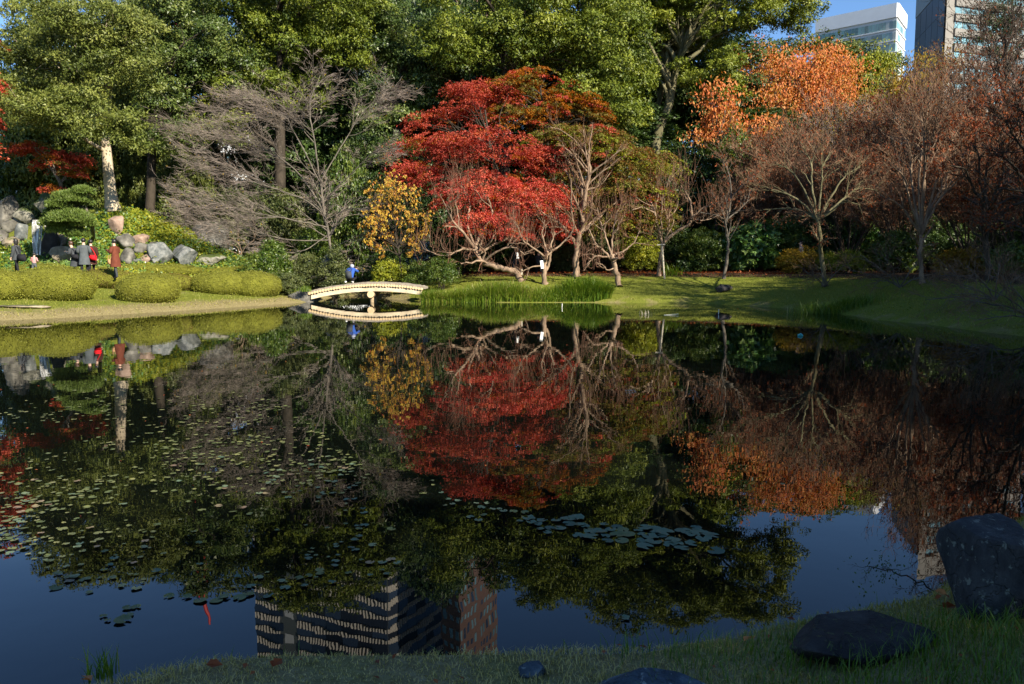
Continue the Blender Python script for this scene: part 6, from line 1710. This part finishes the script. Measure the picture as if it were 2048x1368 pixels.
    fk = keep[f].all(1) & ~(v[f][:, :, 2] < (-0.95 if long_hair else -0.55)).all(1)
    g = Geo(); g.add(hv, f[fk]); p_ = g.build('hair', hair, root, True, False); p_.scale = (s, s, s)
    if coat:
        rings = [(0, .15 * L, 1.36, .085, .075), (0, .13 * L, 1.33, .165, .105), (0, .1 * L, 1.22, .185, .125), (0, .04 * L, 1.06, .165, .12), (0, 0, .92, .175, .135), (0, 0, .75, .20, .165), (0, 0, hem, .225, .195)]
        vv, qq = ring_loft(rings, 20)
        a = np.arctan2(vv[:, 1], vv[:, 0]); fl = np.clip((1.0 - vv[:, 2]) / 0.5, 0, 1)
        vv[:, :2] *= (1 + 0.07 * np.sin(a * 5 + 1) * fl)[:, None]
        g = Geo(); g.add(vv, qq); p_ = g.build('coat', CL[coat], root, True, False); p_.scale = (s, s, s)
        for sd, sg in (('l', -1), ('r', 1)):
            pts = np.array([J['sho' + sd][:3], J['elb' + sd][:3], J['wri' + sd][:3]])
            c_ = curve(pts, 8)
            g = Geo(); g.add(*tubes([(c_[None], np.linspace(.082, .052, 8)[None])], 12)); p_ = g.build('sleeve', CL[coat], root, True, False); p_.scale = (s, s, s)
    return root
def bag(label, c, w, d, h, col, strap_to=None, name='shoulder_bag'):
    root = empty(name, c, label, 'bag')
    v, f = box_geo(0, 0, 0, w, d, h)
    bm = bmesh.new(); vs_ = [bm.verts.new(p) for p in v]; [bm.faces.new([vs_[i] for i in q]) for q in f]
    bmesh.ops.bevel(bm, geom=bm.edges[:], offset=min(w, d, h) * 0.25, segments=2, affect='EDGES'); bm.normal_update()
    me = bpy.data.meshes.new('pouch'); bm.to_mesh(me); bm.free(); me.materials.append(CL[col]); [setattr(p, 'use_smooth', True) for p in me.polygons]
    for vtx in me.vertices: vtx.co.x *= 1 + 0.18 * (-vtx.co.z / h)
    link('pouch', me, root, False)
    if strap_to is not None:
        t = np.asarray(strap_to) - np.asarray(c)
        a0 = np.array((-w * .4, 0, h * .45)); a1 = np.array((w * .4, 0, h * .45))
        pts = curve([a0, (a0 + t) / 2 + (-.02, -.02, 0), t, (a1 + t) / 2 + (.02, .02, 0), a1], 14)
        g = Geo(); g.add(*tubes([(pts[None], np.full((1, 14), 0.012))], 6)); g.build('strap', CL[col], root, True, False)
    return root
def foot_at(px, head_py, Y, h=1.65):
    p = at(px, head_py, Y); return np.array((p[0], p[1], p[2] - h))
def tofloor(p):
    return p
PI = math.pi
f1 = foot_at(31, 477, 33.6, 1.60); person('person in a dark suit walking left at the left edge', f1, PI, 'black', 'black', 'charcoal', HAIR, True, 'down', 0.05, 1.60, hem=.72)
bag('black shoulder bag of the walker at the left edge', f1 + (0.32, -0.18, 0.80), 0.36, 0.14, 0.3, 'black', f1 + (0.03, -0.10, 1.3))
f2 = foot_at(148, 482, 34.2, 1.62); person('person in a dark coat bending with hands raised, left of the group', f2, PI * 0.95, 'charcoal', 'black', 'charcoal', HAIRB, False, 'front', 0.7, 1.62)
bag('small black bag on the back of the bending walker', f2 + (0.14, -0.24, 0.95), 0.3, 0.12, 0.2, 'black', f2 + (-0.05, -0.12, 1.3))
f3 = foot_at(166, 476, 34.0, 1.68); person('person in a grey coat seen from behind in the group', f3, PI * 0.6, 'grey', 'black', 'grey', HAIR, False, 'hold', 0.1, 1.68)
f4 = foot_at(181, 479, 34.5, 1.6); person('person in a dark brown coat with a red bag', f4, PI * 0.7, 'darkbrown', 'black', 'darkbrown', HAIR, False, 'down', 0.1, 1.60)
bag('bright red shoulder bag in the group of walkers', f4 + (0.17, -0.22, 0.82), 0.34, 0.12, 0.22, 'red', f4 + (0.02, -0.12, 1.28))
f5 = foot_at(229, 478, 33.4, 1.66); person('person in a long brown coat holding a camera up', f5, PI * 0.92, 'brown', 'charcoal', 'brown', HAIR, False, 'front', 0.15, 1.66, hem=.5)
bag('small tan bag hanging in front of the brown coat', f5 + (-0.2, -0.14, 0.72), 0.12, 0.08, 0.22, 'tan', f5 + (-0.05, -0.08, 1.25))
f6 = foot_at(66, 492, 36.6, 1.5); f6[2] = at(66, 512, 36.6)[2] - 0.95
person('small figure in pink and grey near the waterfall pool', f6, PI * 0.5, 'pink', 'grey', None, HAIR, False, 'hold', 0.3, 1.1)
g1 = foot_at(1603, 482, 41, 1.66); person('walker in a pale checked shirt half hidden on the right path', g1, PI, 'paleg', 'navy', None, HAIR, False, 'down', 0.05, 1.66)
g2 = foot_at(1762, 474, 39, 1.68); person('walker in pale clothes holding something white on the right path', g2, PI * 0.2, 'paleg', 'grey', None, HAIR, False, 'front', 0.05, 1.68)
g3 = foot_at(1031, 492, 42.5, 1.66); person('person in black standing behind the leaning crape myrtle', g3, PI * 0.5, 'black', 'charcoal', None, HAIR, False, 'down', 0.05, 1.66)
g4 = foot_at(1077, 500, 42.8, 1.62); person('person in dark clothes behind the stout crape myrtle', g4, PI * 0.3, 'charcoal', 'black', None, HAIR, False, 'front', 0.05, 1.62)
# photographer kneeling on the bridge
kx, ky = at(700, 560, Yb + 0.75)[0], Yb + 0.75
kz = float(arch(kx)) + lr_ + 0.07
root = empty('person', (kx, ky, kz), 'person in a blue jacket crouching on the footbridge, back turned', 'person', None, rz=-0.25)
J = {'pelvis': (0, -.06, .30, .16, .12, 1), 'spine': (0, .02, .46, .15, .11, 0), 'chest': (0, .12, .60, .165, .12, 0), 'neck': (0, .20, .70, .06, .06, 0), 'head': (0, .25, .77, .078, .09, 2), 'crown': (0, .27, .84, .05, .06, 2)}
E = [('pelvis', 'spine'), ('spine', 'chest'), ('chest', 'neck'), ('neck', 'head'), ('head', 'crown')]
for sd, sg in (('l', -1), ('r', 1)):
    J['sho' + sd] = (sg * .18, .13, .65, .07, .07, 0); J['elb' + sd] = (sg * .32, .22, .52 + .03 * sg, .055, .055, 0); J['wri' + sd] = (sg * .16, .40, .62, .042, .042, 0); J['han' + sd] = (sg * .09, .45, .67, .035, .025, 2)
    J['hip' + sd] = (sg * .11, -.02, .27, .10, .10, 1); J['kne' + sd] = (sg * .20, .28, .32 if sg > 0 else .09, .07, .07, 1); J['ank' + sd] = (sg * .15, -.12, .10, .05, .05, 1); J['toe' + sd] = (sg * .16, -.20 if sg < 0 else .02, .05, .045, .045, 3)
    E += [('chest', 'sho' + sd), ('sho' + sd, 'elb' + sd), ('elb' + sd, 'wri' + sd), ('wri' + sd, 'han' + sd), ('pelvis', 'hip' + sd), ('hip' + sd, 'kne' + sd), ('kne' + sd, 'ank' + sd), ('ank' + sd, 'toe' + sd)]
me = skin_body('body', J, E, [CL['blue'], CL['black'], SKIN, CL['white']], 'pelvis')
for sd in 'lr': add_fingers(me, J['han' + sd][:3], (0, .6, .8), 2)
link('body', me, root, False)
v, f = ico(3); g = Geo(); hv = v * (.095, .11, .10) + (0, .245, .80); g.add(hv, f[~((v[f][:, :, 1] > .4).all(1) & (v[f][:, :, 2] < .5).all(1))]); g.build('cap', CL['paleg'], root, True, False)
v, q = ring_loft([(0, .16, .70, .09, .08), (0, .13, .66, .19, .12), (0, .08, .56, .205, .15), (0, 0, .42, .19, .155), (0, -.04, .28, .185, .16)], 18); g = Geo(); g.add(v, q); g.build('jacket', CL['blue'], root, True, False)
bag('dark grey bag on the back of the crouching photographer', (kx - 0.02, ky - 0.20, kz + 0.40), 0.28, 0.14, 0.36, 'charcoal', (kx + 0.05, ky + 0.02, kz + 0.70), 'camera_bag')
# ================================================================== office buildings beyond the trees
WHITE = plain_mat('panel_white', (0.78, 0.79, 0.80), 0.45, 0.4, 0.04, 0.3)
PALE = plain_mat('panel_pale_grey', (0.55, 0.57, 0.58), 0.5, 0.4)
STONE = plain_mat('facade_grey_stone', (0.19, 0.18, 0.162), 0.7, 0.3, 0.08, 0.6)
BROWN = plain_mat('facade_brown_tile', (0.15, 0.092, 0.072), 0.65, 0.3, 0.1, 0.5)
def glass(name, col, rough=0.12, spec=0.8):
    m, N, L, b = new_mat(name)
    oi = N.new('ShaderNodeObjectInfo'); rp = ramp_node(N, [tuple(c * .65 for c in col), tuple(min(1, c * 1.35) for c in col)])
    L.new(oi.outputs['Random'], rp.inputs[0]); L.new(rp.outputs[0], b.inputs['Base Color'])
    b.inputs['Roughness'].default_value = rough; b.inputs['Specular IOR Level'].default_value = spec
    return m
GL_T = glass('glass_pale_teal', (0.22, 0.38, 0.36)); GL_D = glass('glass_dark_blue', (0.022, 0.03, 0.048), 0.45, 0.15); GL_M = glass('glass_teal', (0.14, 0.26, 0.30)); GL_N = glass('glass_navy', (0.035, 0.055, 0.09))
FIN = plain_mat('fin_pale', (0.52, 0.48, 0.42), 0.6); SPAN = plain_mat('spandrel_grey_green', (0.11, 0.13, 0.13), 0.5)
BLIND = plain_mat('blind_pale', (0.42, 0.47, 0.45), 0.6)
def ring_building(name, label, corners, z0, z1, mat, cat='building'):
    """prism over a convex ground plan; returns root"""
    c = np.mean(corners, 0)
    root = empty(name, (c[0], c[1], z0), label, cat)
    n = len(corners)
    v = np.array([(p[0], p[1], z) for z in (z0, z1) for p in corners])
    q = [(i, (i + 1) % n, n + (i + 1) % n, n + i) for i in range(n)]
    g = Geo(); g.add(v, [np.array(q), np.array([list(range(n, 2 * n))])]); g.build('wall', mat, root)
    return root
def plate(name, root, a, c, z0, z1, out, mat, thick=0.12, share=None):
    """flat piece on the wall line a->c between heights, standing 'out' metres proud"""
    a = np.asarray(a[:2], float); c = np.asarray(c[:2], float)
    e = c - a; ln = np.linalg.norm(e); e /= ln; nrm = np.array((e[1], -e[0]))
    key = (name, round(ln, 3), round(z1 - z0, 3), round(thick, 3), mat.name)
    me = _plates.get(key)
    if me is None:
        v, f = box_geo(0, 0, 0, ln, thick, z1 - z0); me = np_mesh(name, v, f, mat); _plates[key] = me
    o = bpy.data.objects.new(name, me); COL.objects.link(o); o.parent = root
    m_ = (a + c) / 2 + nrm * (out - thick / 2)
    o.location = (m_[0] - root.location.x, m_[1] - root.location.y, (z0 + z1) / 2 - root.location.z)
    o.rotation_euler = (0, 0, math.atan2(e[1], e[0]))
    return o
_plates = {}
def lerp2(a, c, t): return np.asarray(a[:2]) * (1 - t) + np.asarray(c[:2]) * t
rr = np.random.default_rng(66)
# ---- white office building
P0 = at(1795, 9, 300); zt = P0[2]; PL = on(1632, 43, zt); PR = on(1812, 34, zt)
P0, PL, PR = P0[:2], PL[:2], PR[:2]; PB = PL + PR - P0
wb = ring_building('office_building', 'white topped office building with teal glazed floors above the orange tree', [PL, P0, PR, PB], 0, zt, PALE)
ztop_band = zt - 4.6
plate('roof_fascia', wb, PL, P0, zt - 4.4, zt + 0.6, 0.5, WHITE, 0.6)
plate('roof_fascia', wb, P0, PR, zt - 4.4, zt + 0.6, 0.5, WHITE, 0.6)
a, c = lerp2(PL, P0, .12), lerp2(PL, P0, .62); mid = lerp2(P0, PR, .5) - P0
plate('roof_plant_screen', wb, a + mid * .6, c + mid * .6, zt + 0.6, zt + 2.2, 0.0, SPAN, 0.5)
for k in range(9):
    z1 = ztop_band - 0.9 - k * 4.05; z0 = z1 - 2.7
    npane = 24
    for i in range(npane):
        mt = GL_T if rr.uniform() < 0.72 else (GL_M if rr.uniform() < 0.6 else BLIND)
        plate('window', wb, lerp2(PL, P0, (i + .06) / npane), lerp2(PL, P0, (i + .94) / npane), z0, z1, 0.10, mt)
    for i in range(7):
        plate('window', wb, lerp2(P0, PR, (i + .08) / 7), lerp2(P0, PR, (i + .92) / 7), z0, z1, 0.10, BLIND if rr.uniform() < .5 else GL_T)
    plate('sill_band', wb, PL, P0, z0 - 0.5, z0 - 0.2, 0.35, WHITE, 0.35)
    plate('sill_band', wb, P0, PR, z0 - 0.5, z0 - 0.2, 0.35, WHITE, 0.35)
# ---- dark glass tower with the grey office block
Yt = 230
dl, dr = at(1829, 100, Yt + 32), at(1886, 100, Yt); zd = Yt * math.tan(R(20.6)) - EYE
dt = ring_building('glass_tower', 'dark blue glass tower at the upper right', [dl[:2], dr[:2], dr[:2] * 1.06 + (8, 0), dl[:2] * 1.06 + (8, 6)], 0, zd, SPAN)
for k in range(9):
    for i in range(5):
        z1 = zd - 6 - k * 7.0
        plate('window', dt, lerp2(dl, dr, (i + .02) / 5), lerp2(dl, dr, (i + .98) / 5), z1 - 6.88, z1, 0.10, GL_D)
plate('parapet', dt, dl, dr, zd - 5.8, zd, 0.2, SPAN, 0.3)
gl_, gr_ = at(1889, 100, Yt - 4), at(2100, 100, Yt + 8); zg = Yt * math.tan(R(21.9)) - EYE
gb = ring_building('office_block', 'grey stone office block with long window bands at the upper right edge', [gl_[:2], gr_[:2], gr_[:2] * 1.1, gl_[:2] * 1.1 + (4, 0)], 0, zg, STONE)
zk = at(1920, 11, Yt - 3)[2]
zk = zk + 4.0 * math.floor((zg - 5 - zk) / 4.0)
for k in range(12):
    z1 = zk - k * 4.0
    a, c = lerp2(gl_, gr_, 0.075), lerp2(gl_, gr_, 0.95)
    for i in range(12):
        plate('window', gb, lerp2(a, c, i / 12 + .004), lerp2(a, c, (i + 1) / 12 - .004), z1 - 2.1, z1 - 0.2, 0.03, GL_M)
    plate('lintel', gb, a, c, z1 - 0.18, z1 + 0.12, 0.5, STONE, 0.5)
    plate('spandrel', gb, a, c, z1 - 3.85, z1 - 2.12, 0.5, STONE, 0.5)
# ---- towers that only the pond shows
def by_az(px, Y, py=1250):
    d = ray(px, py); return np.array((d[0] / d[1] * Y, Y))
Yo = 235
c0, c1, c2 = by_az(512, Yo + 22), by_az(776, Yo), by_az(884, Yo + 26)
ot = ring_building('glass_office_tower', 'glass office tower with pale fins mirrored in the near water', [c0, c1, c2, c2 + (c0 - c1)], 0, 150, SPAN)
for (a, c, nb) in ((c0, c1, 9), (c1, c2, 6)):
    fg = Geo(); e = (c - a) / np.linalg.norm(c - a); nrm = np.array((e[1], -e[0])); ln = np.linalg.norm(c - a)
    for k in range(17):
        z1 = 150 - k * 4.4
        for i in range(nb):
            if nb == 9 and i == 2:
                if k % 2 == 0: plate('core_panel', ot, lerp2(a, c, i / nb + .01), lerp2(a, c, (i + .7) / nb), z1 - 3.4, z1 - .4, .05, PALE)
                continue
            plate('window', ot, lerp2(a, c, i / nb + .002), lerp2(a, c, (i + 1) / nb - .002), z1 - 2.6, z1, 0.15, GL_N if rr.uniform() < .6 else GL_D)
        if nb == 6: plate('spandrel', ot, a, c, z1 - 4.38, z1 - 2.65, 0.12, FIN)
        nf = int(ln / 1.15)
        for j in range(nf):
            t = (j + .5) / nf
            if nb == 9 and 0.2 < t < 0.34: continue
            q = a * (1 - t) + c * t + nrm * 0.25
            v, f = box_geo(q[0], q[1], z1 - 3.5, 0.42, 0.42, 1.7); fg.add(v, f)
    o = fg.build('fins', FIN, ot); o['kind'] = 'stuff'
b0_, b1_, b2_ = by_az(884, Yo - 12), by_az(921, Yo - 18), by_az(994, Yo + 6)
bb_ = ring_building('brown_office_tower', 'brown tiled tower with small square windows mirrored in the near water', [b0_, b1_, b2_, b2_ + (b0_ - b1_)], 0, 152, BROWN)
for k in range(17):
    z1 = 148 - k * 4.3
    for i in range(3):
        plate('window', bb_, lerp2(b0_, b1_, (i + .28) / 3), lerp2(b0_, b1_, (i + .78) / 3), z1 - 2.3, z1, 0.05, GL_M)
    for i in range(12):
        if i == 5: continue
        plate('window', bb_, lerp2(b1_, b2_, (i + .25) / 12), lerp2(b1_, b2_, (i + .75) / 12), z1 - 2.3, z1, 0.05, GL_M if rr.uniform() < .7 else GL_N)
# ---- pale building that glints through the trees at left
a, c = np.array((-66.0, 122.0)), np.array((-25.0, 112.5))
pb = ring_building('pale_building', 'long white building glinting through the trees at left', [a, c, c + (3, 16), a + (3, 16)], 0, 22, WHITE)
for k in range(4):
    for i in range(14):
        plate('window', pb, lerp2(a, c, (i + .2) / 14), lerp2(a, c, (i + .8) / 14), 4.5 * k + 2.0, 4.5 * k + 3.6, 0.05, GL_M)
# ---- red tower crane, seen mirrored among the lily pads
RED = plain_mat('crane_red', (0.55, 0.03, 0.03), 0.5)
cx_, cyy = by_az(406, 210, 1180)
root = empty('tower_crane', (cx_, cyy, 0), 'red lattice tower crane mirrored beside the lily pads', 'crane')
g = Geo(); hh = 88.0; w = 0.9
for sx in (-w, w):
    for sy in (-w, w): g.add(*box_geo(cx_ + sx, cyy + sy, hh / 2, 0.28, 0.28, hh))
for k in range(40):
    z0 = k * hh / 40; z1 = z0 + hh / 40
    for sy in (-w, w):
        s_ = 1 if k % 2 else -1
        g.add(*tubes([(np.array([[(cx_ - w * s_, cyy + sy, z0), (cx_ + w * s_, cyy + sy, z1)]]), np.array([[.12, .12]]))], 4))
g.build('mast', RED, root)
g = Geo(); g.add(*tubes([(np.array([[(cx_ - 4, cyy, hh), (cx_, cyy, hh + 1), (cx_ + 1.5, cyy, hh + 9)]]), np.array([[.5, .6, .3]]))], 6)); g.build('jib', RED, root)

# ================================================================== trees behind and to the right of the viewer, whose shade lies over the near bank
def sun_pq(p, q):
    sx, sy = math.sin(SUN_AZ), math.cos(SUN_AZ)
    return np.array((-sy * p + sx * q, sx * p + sy * q))
proto = None
for i, (p_, q_, hgt, rad, lab) in enumerate((
        (2.5, 13.5, 10.0, 4.4, 'evergreen behind the viewer on the sunny side'),
        (10, 12.5, 10.6, 4.6, 'evergreen at the right hand corner of the pond'), (17, 11, 13.5, 4.6, 'evergreen on the right bank beyond the picture'), (24.5, 9, 14.2, 4.6, 'second evergreen on the right bank beyond the picture'),
        (32, 8, 14.3, 4.4, 'third evergreen on the right bank beyond the picture'), (39, 8, 12.3, 4.0, 'last evergreen on the right bank beyond the picture'))):
    xy = sun_pq(p_, q_)
    z = float(ground_z(xy[:1], xy[1:2])[0])
    if proto is None:
        proto = evergreen('evergreen_tree', lab, (0, 0, 0), [(0, 0, -.2), (.1, 0, 2.5), (-.1, .1, 5), (0, 0, 9)],
                          [(0, 0, 8.6, 4.4, 4.4, 4.0), (1.5, 1.5, 5.6, 3.6, 3.6, 2.6), (-1.6, -1, 5.8, 3.4, 3.4, 2.6)], 'camphor', 'dark', 0.3, 1.25, (0.9, 1.4), 210, 0.26, 0.5, 95, limbs=18)
        proto['group'] = 'evergreens around the viewer'
        o = proto
    else:
        o = copy_tree(proto, lab)
    o.location = (xy[0], xy[1], z)
    o.rotation_euler = (0, 0, i * 1.9)
    o.scale = (rad / 4.7, rad / 4.7, hgt / 13.0)
